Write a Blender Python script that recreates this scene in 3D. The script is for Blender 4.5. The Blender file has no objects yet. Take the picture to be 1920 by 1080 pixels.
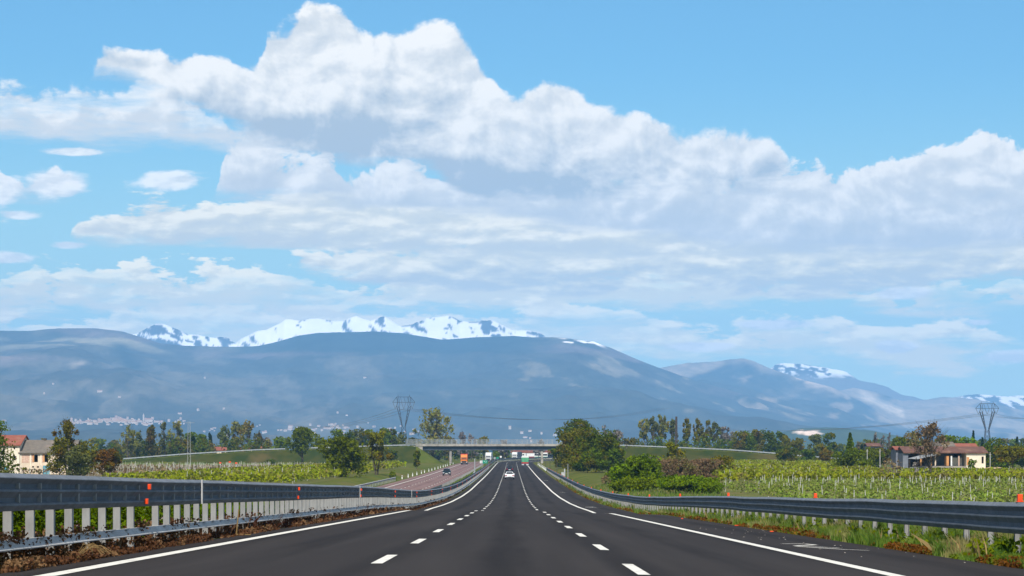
import bpy, bmesh, math, random
import numpy as np
from mathutils import Vector, Matrix
R = math.radians
rng = np.random.default_rng(7)
random.seed(7)
scene = bpy.context.scene
COL = scene.collection

# ------------------------------------------------------------------ camera
FPX, HY, CX0 = 4000.0, 845.0, 957.0        # focal length in px of the 1920 px photo, horizon row, road axis column
cam_d = bpy.data.cameras.new("camera"); cam = bpy.data.objects.new("camera", cam_d); COL.objects.link(cam)
cam_d.sensor_width = 36; cam_d.lens = 36*FPX/1920
cam_d.shift_y = (HY-540)/1920
cam_d.clip_start = 1; cam_d.clip_end = 80000
cam.location = (0, 0, 0); cam.rotation_euler = (R(90), 0, 0)
scene.camera = cam
scene.view_settings.view_transform = 'Standard'; scene.view_settings.look = 'None'
scene.view_settings.exposure = 0.35; scene.view_settings.gamma = 1
scene.cycles.max_bounces = 6; scene.cycles.volume_bounces = 1
scene.cycles.transparent_max_bounces = 8

# ------------------------------------------------------------------ sun and sky
SUN_EL, SUN_AZ = 50.0, -3.0                  # sun stands behind the camera, a little to the left
sd = bpy.data.lights.new("sun", 'SUN'); sd.energy = 4.6; sd.angle = R(0.5); sd.color = (1.0, 0.95, 0.87)
so = bpy.data.objects.new("sun", sd); COL.objects.link(so)
sdir = Vector((math.sin(R(180+SUN_AZ*-1))*math.cos(R(SUN_EL)), math.cos(R(180-SUN_AZ))*math.cos(R(SUN_EL)), math.sin(R(SUN_EL))))
sdir.x = -abs(sdir.x)
so.rotation_euler = sdir.to_track_quat('Z', 'Y').to_euler()

world = bpy.data.worlds.new("World"); scene.world = world; world.use_nodes = True
class G:
    """tiny helper to write node graphs as expressions"""
    def __init__(s, nt): s.nt = nt
    def new(s, t, **kw):
        n = s.nt.nodes.new(t)
        for k, v in kw.items(): setattr(n, k, v)
        return n
    def set(s, sock, v):
        if isinstance(v, bpy.types.NodeSocket): s.nt.links.new(v, sock)
        else: sock.default_value = v
    def m(s, op, a, b=0.0, c=None, clamp=False):
        n = s.new('ShaderNodeMath', operation=op, use_clamp=clamp)
        s.set(n.inputs[0], a); s.set(n.inputs[1], b)
        if c is not None: s.set(n.inputs[2], c)
        return n.outputs[0]
    def add(s, a, b): return s.m('ADD', a, b)
    def sub(s, a, b): return s.m('SUBTRACT', a, b)
    def mul(s, a, b): return s.m('MULTIPLY', a, b)
    def div(s, a, b): return s.m('DIVIDE', a, b)
    def smooth(s, x, lo, hi, o0=0.0, o1=1.0):
        n = s.new('ShaderNodeMapRange', interpolation_type='SMOOTHSTEP')
        s.set(n.inputs['Value'], x); s.set(n.inputs['From Min'], lo); s.set(n.inputs['From Max'], hi)
        s.set(n.inputs['To Min'], o0); s.set(n.inputs['To Max'], o1)
        return n.outputs[0]
    def mix(s, f, a, b, bt='MIX'):
        n = s.new('ShaderNodeMix', data_type='RGBA', blend_type=bt)
        s.set(n.inputs[0], f); s.set(n.inputs[6], a if isinstance(a, bpy.types.NodeSocket) else (*a, 1)); s.set(n.inputs[7], b if isinstance(b, bpy.types.NodeSocket) else (*b, 1))
        return n.outputs[2]
    def sep(s, v):
        n = s.new('ShaderNodeSeparateXYZ'); s.set(n.inputs[0], v); return n.outputs
    def comb(s, x, y, z=0.0):
        n = s.new('ShaderNodeCombineXYZ'); s.set(n.inputs[0], x); s.set(n.inputs[1], y); s.set(n.inputs[2], z); return n.outputs[0]
    def noise(s, v, scale=1.0, detail=4, rough=0.5, dims='3D', lac=2.0, dist=0.0):
        n = s.new('ShaderNodeTexNoise', noise_dimensions=dims)
        if v is not None: s.set(n.inputs['Vector'], v)
        n.inputs['Scale'].default_value = scale; n.inputs['Detail'].default_value = detail
        n.inputs['Roughness'].default_value = rough; n.inputs['Lacunarity'].default_value = lac
        n.inputs['Distortion'].default_value = dist
        return n
    def curve(s, x, pts, x0, x1, y0, y1):
        """piecewise curve through pts in their own units"""
        n = s.new('ShaderNodeFloatCurve')
        cm = n.mapping; c = cm.curves[0]
        P = [((a-x0)/(x1-x0), (b-y0)/(y1-y0)) for a, b in pts]
        c.points[0].location = P[0]; c.points[1].location = P[-1]
        for p in P[1:-1]: c.points.new(*p)
        for p in c.points: p.handle_type = 'AUTO_CLAMPED'
        cm.extend = 'HORIZONTAL'; cm.update()
        s.set(n.inputs['Value'], s.div(s.sub(x, x0), x1-x0))
        return s.add(s.mul(n.outputs[0], y1-y0), y0)

def build_world():
    nt = world.node_tree; nt.nodes.clear(); g = G(nt)
    out = g.new('ShaderNodeOutputWorld'); bg = g.new('ShaderNodeBackground'); bg.inputs[1].default_value = 0.08
    nt.links.new(bg.outputs[0], out.inputs[0])
    sky = g.new('ShaderNodeTexSky', sky_type='NISHITA'); sky.sun_disc = False
    sky.sun_elevation = R(SUN_EL); sky.sun_rotation = R(180-SUN_AZ*-1); sky.air_density = 1.0; sky.dust_density = 0.2; sky.ozone_density = 2.0
    tc = g.new('ShaderNodeTexCoord').outputs['Generated']
    X, Y, Z = g.sep(tc)
    az = g.m('ARCTAN2', X, Y)
    hor = g.m('SQRT', g.add(g.mul(X, X), g.mul(Y, Y)))
    v = g.div(Z, g.m('MAXIMUM', hor, 0.02))
    # sky directions in "hundredths": x = 40*azimuth + 9.6, y = 8.45 - 40*tan(elevation)
    px = g.add(g.mul(az, 40.0), 9.6)
    py = g.sub(8.45, g.mul(v, 40.0))
    P = g.comb(px, g.mul(py, 1.25))
    P2 = g.comb(g.add(px, -0.16), g.add(g.mul(py, 1.25), -0.26))
    def chan(col):
        n = g.new('ShaderNodeSeparateColor'); g.set(n.inputs[0], col); return n.outputs
    nA = chan(g.noise(P, 0.62, 9, 0.60, '2D', dist=0.15).outputs['Color'])
    nA2 = chan(g.noise(P2, 0.62, 5, 0.56, '2D', dist=0.15).outputs['Color'])
    Ps = g.comb(g.mul(px, 0.30), g.mul(py, 1.5), 0)
    nS = chan(g.noise(Ps, 1.1, 8, 0.62, '2D', dist=0.1).outputs['Color'])
    nB = chan(g.noise(g.comb(g.mul(px, 0.75), g.mul(py, 2.2)), 0.95, 8, 0.60, '2D', dist=0.15).outputs['Color'])
    nB2 = chan(g.noise(g.comb(g.mul(g.add(px, -0.10), 0.75), g.mul(g.add(py, -0.12), 2.2)), 0.95, 4, 0.56, '2D', dist=0.15).outputs['Color'])
    # clear sky: a little bluer higher up, paler low down
    grad = g.smooth(py, -1.0, 8.6)
    tint = g.mix(grad, (0.68, 1.18, 1.34), (0.68, 1.08, 1.08))
    tint = g.mix(g.smooth(py, -14.0, -2.0), (0.95, 0.95, 0.92), tint)
    base = g.mix(1.0, sky.outputs[0], tint, 'MULTIPLY')
    base = g.mix(g.smooth(py, -16.0, -3.0, 0.35, 0.0), base, (6.0, 6.3, 6.4))  # unseen sky overhead greyed to whiten the ambient light
    veil = g.smooth(py, 1.0, 8.0, 0.0, 0.85)
    base = g.mix(veil, base, (7.2, 9.7, 8.6))
    WHITE = (12.4, 11.8, 10.9); MID = (8.9, 8.9, 8.7); DARK = (4.9, 5.7, 6.5)
    col = base
    def layer(col, top, bot, c, amp, soft, bsoft, bamp, shade, dark=0.0, thin=1.0, streak=0.0, spots=(), bright=(1,1,1), low=False):
        n, n2 = (nB[c], nB2[c]) if low else (nA[c], nA2[c])
        T = g.curve(px, top, -2, 22, -1, 9); B = g.curve(px, bot, -2, 22, -1, 9)
        d = g.add(g.sub(py, T), g.mul(g.sub(n, 0.5), amp*2.3))
        a = g.smooth(d, 0.0, soft)
        e = g.add(g.sub(B, py), g.mul(g.sub(nS[c], 0.5), bamp*1.8))
        a = g.mul(a, g.smooth(e, 0.0, bsoft))
        if thin < 1: a = g.mul(a, g.smooth(nS[(c+1) % 3], 0.5-thin*0.35, 0.5+0.12*(1-thin)+0.05))
        # light: relief of the billows towards the upper left, and depth below the top
        rel = g.mul(g.sub(n2, n), 3.2)
        h = g.div(g.sub(py, T), g.m('MAXIMUM', g.sub(B, T), 0.15))
        sh = g.add(g.add(g.mul(h, shade), g.mul(rel, 1.0)), g.mul(g.sub(nS[(c+2) % 3], 0.5), streak))
        for (sx, sy, rx, ry, am) in spots:
            q = g.add(g.m('POWER', g.div(g.sub(px, sx), rx), 2.0), g.m('POWER', g.div(g.sub(py, sy), ry), 2.0))
            sh = g.add(sh, g.mul(g.m('EXPONENT', g.mul(q, -1.0)), am))
        c1 = g.mix(g.smooth(sh, -0.15, 0.55), tuple(k*b for k, b in zip(WHITE, bright)), tuple(k*b for k, b in zip(MID, bright)))
        if dark > 0:
            c1 = g.mix(g.mul(g.smooth(g.add(sh, g.mul(h, 0.2)), 0.45, 1.15), dark), c1, DARK)
        return g.mix(a, col, c1)
    # far and low first, near and high last
    col = layer(col, [(-2,5.9),(2,5.85),(5,5.7),(9,5.6),(11.5,5.7),(13,5.9),(16,5.9),(20,6.1),(22,6.1)], [(-2,6.9),(22,6.9)], 0, 1.0, 0.26, 0.5, 1.2, 0.7, thin=0.9, streak=0.9, low=True, bright=(1.36,1.26,0.94))
    col = layer(col, [(-2,5.3),(0,5.25),(1.8,5.1),(3.2,5.1),(4.4,4.85),(5.6,5.0),(7.5,5.2),(10,5.1),(14,5.2),(17,5.3),(22,5.4)], [(-2,6.05),(4,6.0),(12,5.9),(22,5.9)], 1, 0.95, 0.16, 0.35, 0.9, 0.9, thin=0.97, streak=0.9, low=True, bright=(1.31,1.22,0.93))
    col = layer(col, [(-2,4.85),(0,4.8),(0.9,4.95),(1.5,5.35),(5,5.3),(5.8,4.55),(7.2,4.6),(9,4.3),(12,4.2),(15,4.0),(18,3.9),(22,4.0)], [(-2,5.1),(1,5.1),(1.6,5.1),(5,5.0),(6,5.45),(10,5.5),(16,5.6),(22,5.5)], 2, 0.75, 0.14, 0.3, 0.8, 0.9, 0.45, streak=1.0, low=True, bright=(1.22,1.15,0.93))
    col = layer(col, [(-2,4.2),(0,4.15),(0.7,4.3),(1.2,4.9),(1.55,4.15),(2.2,3.92),(3.3,3.8),(4.2,3.85),(5,3.6),(7,3.55),(9,3.6),(11,3.8),(14,3.6),(22,3.6)], [(-2,4.35),(1.2,4.35),(1.6,4.62),(3.5,4.72),(6,4.75),(8,4.9),(12,5.0),(22,5.0)], 0, 0.55, 0.14, 0.3, 0.5, 0.85, 0.3, streak=0.9, low=True, bright=(1.14,1.09,0.93))
    col = layer(col, [(-2,3.3),(0,3.4),(0.5,3.6),(1.0,3.3),(1.6,3.5),(1.9,4.3),(2.4,3.9),(2.8,3.25),(3.3,3.3),(3.7,3.5),(4.0,3.6),(4.3,2.9),(4.9,2.78),(5.5,3.0),(6.5,3.1),(9,3.3),(12,3.2),(14,3.3),(15.2,3.12),(15.6,3.2),(16.4,3.08),(17,2.85),(17.6,2.6),(18.2,2.62),(19,3.0),(19.6,3.5),(22,3.6)], [(-2,4.0),(0.5,4.0),(1.7,3.8),(2,3.5),(2.7,3.6),(3.8,3.65),(4.1,3.85),(6,3.95),(9,4.2),(12,4.6),(16,4.9),(22,4.9)], 1, 0.95, 0.14, 0.35, 0.4, 0.9, 0.35, streak=0.7)
    # left bank and the great cumulus
    col = layer(col, [(-2,2.0),(0,1.85),(0.5,1.8),(1.2,1.85),(1.9,1.65),(2.6,1.7),(3.4,1.95),(4.2,2.3),(5,2.4),(5.5,3.5),(22,3.5)], [(-2,2.75),(0,2.75),(1,2.9),(2,3.05),(3,2.9),(4.5,2.95),(5.5,2.6),(6,2.0),(22,2.0)], 2, 1.0, 0.25, 0.35, 0.5, 0.75, thin=0.95, streak=0.4)
    col = layer(col, [(-2,5),(1.2,3.0),(1.75,1.5),(2.3,0.98),(2.9,1.0),(3.4,1.15),(4.0,1.05),(4.6,1.3),(4.85,1.2),(5.05,0.62),(5.5,0.45),(5.9,0.10),(6.5,0.18),(7.0,0.48),(7.6,0.52),(8.0,0.46),(8.6,0.75),(9.2,1.3),(9.7,1.85),(10.0,1.6),(10.6,1.52),(11.1,1.85),(11.8,2.1),(12.4,2.35),(13.3,2.6),(14.3,2.65),(14.8,3.05),(15.3,3.9),(22,5)],
                [(-2,2.0),(1.9,1.75),(2.8,1.95),(3.8,2.3),(4.6,2.7),(5.3,3.0),(6.5,3.15),(8.0,3.3),(8.6,3.75),(9.5,3.95),(11,3.9),(12.5,3.7),(14.2,3.6),(15,3.2),(22,3)], 0, 0.50, 0.16, 0.35, 0.5, 0.62, 0.85, streak=0.55, spots=((6.6,2.6,1.4,0.45,0.55),(10.0,3.55,1.8,0.38,0.6),(8.3,3.15,1.2,0.2,0.35)))
    # small separate puffs on the left and low on the right
    pf = None
    for (sx, sy, rx, ry) in ((0.15,3.75,0.55,0.33),(1.25,3.55,0.62,0.30),(3.25,3.42,0.72,0.22),(0.45,4.14,0.55,0.12),(1.6,2.96,0.65,0.10),(0.25,4.93,0.65,0.15),(1.4,4.68,0.5,0.10),(16.8,5.55,0.7,0.14),(13.2,6.5,0.8,0.12),(16.7,6.55,0.45,0.14),(18.3,6.1,0.4,0.09),(18.9,6.75,0.9,0.16),(14.5,6.1,0.9,0.12)):
        e = g.m('EXPONENT', g.mul(g.add(g.m('POWER', g.div(g.sub(px, sx), rx), 2.0), g.m('POWER', g.div(g.sub(py, sy), ry), 2.0)), -1.0))
        pf = e if pf is None else g.m('MAXIMUM', pf, e)
    fld = g.add(pf, g.mul(g.sub(nB[0], 0.5), 1.5))
    csh = g.add(g.mul(g.sub(nB2[0], nB[0]), 3.0), 0.25)
    col = g.mix(g.mul(g.smooth(fld, 0.38, 0.80), 0.9), col, g.mix(g.smooth(csh, -0.1, 0.6), tuple(k*1.1 for k in WHITE), tuple(k*1.12 for k in MID)))
    nt.links.new(col, bg.inputs[0])
    world.cycles.sampling_method = 'MANUAL'; world.cycles.sample_map_resolution = 512
build_world()

# ------------------------------------------------------------------ helpers
def tag(o, label=None, cat=None, group=None, kind=None):
    if label: o['label'] = label
    if cat: o['category'] = cat
    if group: o['group'] = group
    if kind: o['kind'] = kind
    return o
def empty(name, loc, rz=0.0):
    o = bpy.data.objects.new(name, None); COL.objects.link(o); o.location = loc; o.rotation_euler = (0, 0, rz)
    o.empty_display_size = 0.3
    return o
def link(name, me, mat=None, parent=None, loc=None, smooth=False):
    if mat is not None and not me.materials: me.materials.append(mat)
    if smooth:
        me.polygons.foreach_set('use_smooth', [True]*len(me.polygons))
    o = bpy.data.objects.new(name, me); COL.objects.link(o)
    if parent is not None: o.parent = parent
    if loc is not None: o.location = loc
    return o
def mesh_from(name, V, F):
    me = bpy.data.meshes.new(name)
    me.from_pydata([tuple(map(float, v)) for v in V] if not isinstance(V, np.ndarray) else V.tolist(), [], F if not isinstance(F, np.ndarray) else F.tolist())
    me.update(); return me
class MB:
    """collects simple shapes, then links them as one mesh object"""
    def __init__(s): s.V = []; s.F = []
    def poly(s, pts, faces):
        o = len(s.V); s.V += [tuple(p) for p in pts]; s.F += [tuple(i+o for i in f) for f in faces]; return s
    def box(s, x0, x1, y0, y1, z0, z1):
        return s.poly([(x0,y0,z0),(x1,y0,z0),(x1,y1,z0),(x0,y1,z0),(x0,y0,z1),(x1,y0,z1),(x1,y1,z1),(x0,y1,z1)],
                      [(0,3,2,1),(4,5,6,7),(0,1,5,4),(1,2,6,5),(2,3,7,6),(3,0,4,7)])
    def bar(s, a, b, r, r2=None, n=4):
        a = Vector(a); b = Vector(b); d = (b-a)
        if d.length < 1e-6: return s
        d.normalize(); up = Vector((0,0,1)) if abs(d.z) < 0.95 else Vector((1,0,0))
        u = d.cross(up).normalized(); w = d.cross(u)
        r2 = r if r2 is None else r2
        P = []
        for q, rr in ((a, r), (b, r2)):
            for k in range(n):
                t = 2*math.pi*(k+0.5)/n; P.append(q + u*math.cos(t)*rr + w*math.sin(t)*rr)
        F = [(k, (k+1) % n, n+(k+1) % n, n+k) for k in range(n)] + [tuple(range(n-1,-1,-1)), tuple(range(n, 2*n))]
        return s.poly(P, F)
    def cyl(s, a, b, r, n=12): return s.bar(a, b, r, r, n)
    def prism(s, pts2, y0, y1, axis='y'):
        """polygon in (x,z) extruded along y, or (y,z) extruded along x"""
        n = len(pts2)
        if axis == 'y': P = [(x, y0, z) for x, z in pts2] + [(x, y1, z) for x, z in pts2]
        else: P = [(y0, y, z) for y, z in pts2] + [(y1, y, z) for y, z in pts2]
        return s.poly(P, [tuple(range(n-1,-1,-1)), tuple(range(n, 2*n))] + [(k, (k+1) % n, n+(k+1) % n, n+k) for k in range(n)])
    def build(s, name, mat, parent=None, smooth=False, bevel=0.0, loc=None):
        me = mesh_from(name, s.V, s.F)
        bm = bmesh.new(); bm.from_mesh(me); bmesh.ops.recalc_face_normals(bm, faces=bm.faces[:])
        if bevel: bmesh.ops.bevel(bm, geom=bm.edges[:], offset=bevel, segments=1, affect='EDGES')
        bm.to_mesh(me); bm.free()
        return link(name, me, mat, parent, loc, smooth)
def copy_tree(o, parent=None):
    c = o.copy(); COL.objects.link(c); c.parent = parent
    for ch in list(o.children): copy_tree(ch, c)
    return c

# numpy value noise
_perm = np.random.default_rng(3).random((256, 256))
def vnoise(x, y):
    x = np.asarray(x, float); y = np.asarray(y, float)
    xi = np.floor(x).astype(int); yi = np.floor(y).astype(int); fx = x-xi; fy = y-yi
    fx = fx*fx*(3-2*fx); fy = fy*fy*(3-2*fy)
    a = _perm[xi % 256, yi % 256]; b = _perm[(xi+1) % 256, yi % 256]; c = _perm[xi % 256, (yi+1) % 256]; d = _perm[(xi+1) % 256, (yi+1) % 256]
    return (a*(1-fx)+b*fx)*(1-fy)+(c*(1-fx)+d*fx)*fy
def fbm(x, y, o=5, g=0.5):
    s = 0; a = 1; t = 0
    for k in range(o):
        s = s + a*(vnoise(x*2**k+17.3*k, y*2**k+9.1*k)); t += a; a *= g
    return s/t - 0.5
def ridged(x, y, o=5):
    s = 0; a = 1; t = 0
    for k in range(o):
        s = s + a*(1-np.abs(2*vnoise(x*2**k+31.3*k, y*2**k+5.7*k)-1)); t += a; a *= 0.5
    return s/t

# ------------------------------------------------------------------ materials
def mat_base(name):
    m = bpy.data.materials.new(name); m.use_nodes = True
    nt = m.node_tree; b = nt.nodes['Principled BSDF']; return m, G(nt), b
def pmat(name, c1, c2=None, scale=1.0, rough=0.8, metal=0.0, detail=5, bump=0.0, spec=None, coords='Object', c3=None, lo=0.35, hi=0.65):
    m, g, b = mat_base(name)
    b.inputs['Roughness'].default_value = rough; b.inputs['Metallic'].default_value = metal
    b.inputs['Specular IOR Level'].default_value = spec if spec is not None else (0.06 if rough > 0.7 else 0.5)
    if c2 is None: c2 = tuple(x*0.82 for x in c1)
    tc = g.new('ShaderNodeTexCoord').outputs[coords] if coords != 'World' else g.new('ShaderNodeNewGeometry').outputs['Position']
    n = g.noise(tc, scale, detail, 0.6)
    c = g.mix(g.smooth(n.outputs[0], lo, hi), c1, c2)
    if c3 is not None:
        n2 = g.noise(tc, scale*0.23, 4, 0.6)
        c = g.mix(g.smooth(n2.outputs[0], 0.5, 0.68), c, c3)
    g.set(b.inputs['Base Color'], c)
    if bump:
        bn = g.new('ShaderNodeBump'); bn.inputs['Strength'].default_value = bump; bn.inputs['Distance'].default_value = 0.02
        g.set(bn.inputs['Height'], n.outputs[0]); g.set(b.inputs['Normal'], bn.outputs[0])
    return m
def leafmat(name, c1, c2, c3=None, scale=0.5, trans=0.25):
    """foliage: colour varies by clump and by leaf, some light passes through"""
    m, g, b = mat_base(name)
    pos = g.new('ShaderNodeNewGeometry').outputs['Position']
    n = g.noise(pos, scale, 3, 0.6).outputs[0]
    n2 = g.noise(pos, scale*7, 2, 0.6).outputs[0]
    c = g.mix(g.smooth(g.add(g.mul(n, 0.6), g.mul(n2, 0.4)), 0.36, 0.64), c1, c2)
    if c3 is not None: c = g.mix(g.smooth(g.noise(pos, scale*0.6, 3, 0.5).outputs[0], 0.5, 0.62), c, c3)
    oi = g.new('ShaderNodeObjectInfo').outputs['Random']
    hsv = g.new('ShaderNodeHueSaturation'); g.set(hsv.inputs['Hue'], g.add(g.mul(oi, 0.03), 0.485)); g.set(hsv.inputs['Value'], g.add(g.mul(oi, 0.45), 0.95)); g.set(hsv.inputs['Color'], c); hsv.inputs['Saturation'].default_value = 1.12
    c = hsv.outputs[0]
    g.set(b.inputs['Base Color'], c); b.inputs['Roughness'].default_value = 0.75; b.inputs['Specular IOR Level'].default_value = 0.08
    tr = g.new('ShaderNodeBsdfTranslucent'); g.set(tr.inputs[0], c)
    mx = g.new('ShaderNodeMixShader'); mx.inputs[0].default_value = trans
    out = [n for n in m.node_tree.nodes if n.type == 'OUTPUT_MATERIAL'][0]
    m.node_tree.links.new(b.outputs[0], mx.inputs[1]); m.node_tree.links.new(tr.outputs[0], mx.inputs[2]); m.node_tree.links.new(mx.outputs[0], out.inputs[0])
    return m
M = {}
def asphalt(name, c, c2, c3):
    m, g, b = mat_base(name)
    pos = g.new('ShaderNodeNewGeometry').outputs['Position']
    x, y, z = g.sep(pos)
    fine = g.noise(pos, 60, 3, 0.7).outputs[0]
    lanes = g.noise(g.comb(g.mul(x, 0.9), g.mul(y, 0.025)), 1.0, 4, 0.6).outputs[0]
    pat = g.noise(g.comb(g.mul(x, 0.25), g.mul(y, 0.05)), 1.0, 5, 0.65).outputs[0]
    col = g.mix(g.smooth(fine, 0.3, 0.7), c, c2)
    col = g.mix(g.smooth(lanes, 0.40, 0.7, 0.0, 0.75), col, c3)
    col = g.mix(g.smooth(pat, 0.45, 0.7, 0.0, 0.35), col, tuple(v*0.7 for v in c))
    trk = g.m('COSINE', g.mul(g.add(x, 0.12), 2*math.pi/1.875))
    col = g.mix(g.smooth(g.add(trk, g.mul(g.sub(pat, 0.5), 3.0)), -0.2, 1.2, 0.30, 0.0), col, tuple(v*1.55 for v in c3))
    spk = g.new('ShaderNodeTexVoronoi'); spk.inputs['Scale'].default_value = 2.2; g.set(spk.inputs['Vector'], g.comb(x, g.mul(y, 0.55)))
    col = g.mix(g.smooth(spk.outputs['Distance'], 0.012, 0.03, 0.30, 0.0), col, (0.25, 0.24, 0.22))
    g.set(b.inputs['Base Color'], col); b.inputs['Roughness'].default_value = 0.85; b.inputs['Specular IOR Level'].default_value = 0.08
    bn = g.new('ShaderNodeBump'); bn.inputs['Strength'].default_value = 0.25; bn.inputs['Distance'].default_value = 0.01
    g.set(bn.inputs['Height'], fine); g.set(b.inputs['Normal'], bn.outputs[0])
    return m
M['asphalt'] = asphalt('dark_asphalt', (0.0165,0.0138,0.0135), (0.0225,0.019,0.0185), (0.036,0.031,0.029))
M['redasphalt'] = asphalt('reddish_asphalt', (0.135,0.085,0.080), (0.165,0.105,0.098), (0.19,0.125,0.115))
M['paint'] = pmat('road_paint', (0.68,0.66,0.60), (0.34,0.33,0.31), 5.0, 0.75, lo=0.46, hi=0.76, detail=10, coords='World')
M['grassground'] = pmat('grass_ground', (0.062,0.085,0.010), (0.105,0.110,0.016), 0.12, 0.95, coords='World', c3=(0.13,0.110,0.035), bump=0.3)
M['verge'] = pmat('verge_grass', (0.070,0.098,0.010), (0.125,0.12,0.022), 0.9, 0.95, coords='World', c3=(0.14,0.10,0.055))
M['soil'] = pmat('vineyard_soil', (0.085,0.115,0.018), (0.14,0.12,0.045), 0.25, 0.95, coords='World')
M['brownsoil'] = pmat('brown_soil', (0.20,0.145,0.095), (0.15,0.13,0.07), 0.4, 0.95, coords='World')
M['meadow'] = pmat('spring_meadow', (0.105,0.150,0.024), (0.15,0.17,0.035), 0.06, 0.95, coords='World')
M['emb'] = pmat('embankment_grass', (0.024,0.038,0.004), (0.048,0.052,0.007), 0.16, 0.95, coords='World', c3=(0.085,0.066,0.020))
def galv(name, c, rough, metal, spec=0.3):
    m, g, b = mat_base(name); b.inputs['Specular IOR Level'].default_value = spec
    pos = g.new('ShaderNodeNewGeometry').outputs['Position']
    n = g.noise(pos, 1.4, 6, 0.65).outputs[0]; x, y, z = g.sep(pos)
    s = g.noise(g.comb(g.mul(x, 4), g.mul(y, 4), g.mul(z, 0.8)), 2.0, 4, 0.7).outputs[0]
    col = g.mix(g.smooth(g.add(g.mul(n, .5), g.mul(s, .5)), 0.35, 0.65), c, tuple(v*0.72 for v in c))
    g.set(b.inputs['Base Color'], col); b.inputs['Metallic'].default_value = metal
    g.set(b.inputs['Roughness'], g.smooth(n, 0.3, 0.7, rough-0.06, rough+0.1))
    return m
M['galv'] = galv('galvanised_beam', (0.175,0.195,0.225), 0.6, 0.0, 0.12)
M['galvpost'] = galv('galvanised_post', (0.33,0.33,0.325), 0.6, 0.2)
M['galvlow'] = galv('galvanised_lower_rail', (0.50,0.49,0.48), 0.6, 0.0)
M['orange'] = pmat('orange_reflector', (0.85,0.085,0.01), (0.75,0.06,0.01), 5, 0.35)
M['white'] = pmat('white_paint', (0.78,0.78,0.76), (0.66,0.66,0.64), 2, 0.5)
M['whitecar'] = pmat('white_car_paint', (0.80,0.80,0.80), (0.76,0.76,0.76), 1, 0.2)
M['navy'] = pmat('dark_navy_paint', (0.012,0.018,0.035), (0.010,0.015,0.03), 1, 0.2)
M['teal'] = pmat('dark_teal_paint', (0.012,0.035,0.045), (0.010,0.03,0.04), 1, 0.2)
M['tyre'] = pmat('tyre_rubber', (0.02,0.02,0.02), (0.03,0.03,0.03), 6, 0.9)
M['rim'] = pmat('wheel_rim', (0.4,0.4,0.42), (0.3,0.3,0.32), 6, 0.4, 0.6)
M['glass'] = pmat('dark_glass', (0.012,0.015,0.018), (0.016,0.02,0.025), 1, 0.08)
M['redlamp'] = pmat('red_lamp', (0.45,0.02,0.015), (0.35,0.015,0.01), 3, 0.3)
M['headlamp'] = pmat('clear_lamp', (0.75,0.76,0.78), (0.6,0.6,0.62), 3, 0.15)
M['orangepaint'] = pmat('orange_truck_paint', (0.85,0.24,0.015), (0.75,0.19,0.012), 0.7, 0.35)
M['greenpaint'] = pmat('green_truck_paint', (0.10,0.36,0.18), (0.08,0.30,0.15), 0.8, 0.5)
M['redpaint'] = pmat('red_truck_paint', (0.5,0.04,0.02), (0.4,0.03,0.02), 0.8, 0.5)
M['black'] = pmat('black_plastic', (0.02,0.02,0.022), (0.03,0.03,0.032), 2, 0.6)
M['concrete'] = pmat('weathered_concrete', (0.40,0.365,0.32), (0.24,0.22,0.195), 0.5, 0.9, bump=0.2)
M['concretegirder'] = pmat('girder_steel_blue', (0.06,0.075,0.10), (0.045,0.055,0.075), 0.6, 0.6)
M['railgrey'] = pmat('painted_railing', (0.36,0.375,0.385), (0.27,0.285,0.295), 1.5, 0.6, 0.1)
M['lattice'] = pmat('lattice_steel', (0.035,0.045,0.06), (0.025,0.03,0.04), 0.8, 0.6, 0.1)
M['wire'] = pmat('power_cable', (0.10,0.12,0.15), (0.08,0.10,0.13), 0.5, 0.5)
M['bark'] = pmat('bark', (0.065,0.05,0.035), (0.11,0.09,0.07), 1.2, 0.95)
M['palebark'] = pmat('pale_bark', (0.32,0.28,0.24), (0.18,0.15,0.12), 1.2, 0.95)
M['wood'] = pmat('dark_wood_pole', (0.06,0.05,0.045), (0.09,0.075,0.065), 1.0, 0.9)
M['vinepost'] = pmat('pale_vine_post', (0.50,0.50,0.46), (0.34,0.32,0.28), 2.0, 0.8)
M['cream'] = pmat('cream_plaster', (0.72,0.60,0.46), (0.60,0.48,0.36), 0.5, 0.9, c3=(0.76,0.69,0.58))
M['creamhouse'] = pmat('pale_cream_plaster', (0.80,0.70,0.56), (0.72,0.62,0.48), 0.4, 0.9)
M['orangewall'] = pmat('orange_plaster', (0.62,0.30,0.12), (0.5,0.24,0.10), 0.9, 0.9)
M['brick'] = pmat('pinkish_brick', (0.50,0.30,0.22), (0.62,0.46,0.36), 3.0, 0.9)
def tiles(name, c1, c2, c3):
    m, g, b = mat_base(name)
    tc = g.new('ShaderNodeTexCoord').outputs['Object']; x, y, z = g.sep(tc)
    w = g.new('ShaderNodeTexWave'); w.inputs['Scale'].default_value = 1.6; w.inputs['Distortion'].default_value = 1.5; w.inputs['Detail'].default_value = 2
    g.set(w.inputs['Vector'], g.comb(x, 0.0, 0.0))
    n = g.noise(tc, 1.6, 6, 0.7).outputs[0]
    c = g.mix(g.smooth(n, 0.35, 0.65), c1, c2)
    c = g.mix(g.smooth(g.noise(tc, 0.35, 4, 0.6).outputs[0], 0.5, 0.66), c, c3)
    c = g.mix(g.mul(w.outputs['Fac'], 0.35), c, tuple(v*0.6 for v in c1))
    g.set(b.inputs['Base Color'], c); b.inputs['Roughness'].default_value = 0.95
    return m
M['redtile'] = tiles('red_roof_tiles', (0.30,0.085,0.052), (0.21,0.065,0.042), (0.27,0.125,0.08))
M['browntile'] = tiles('brown_red_roof_tiles', (0.155,0.068,0.048), (0.095,0.045,0.034), (0.22,0.12,0.08))
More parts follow.
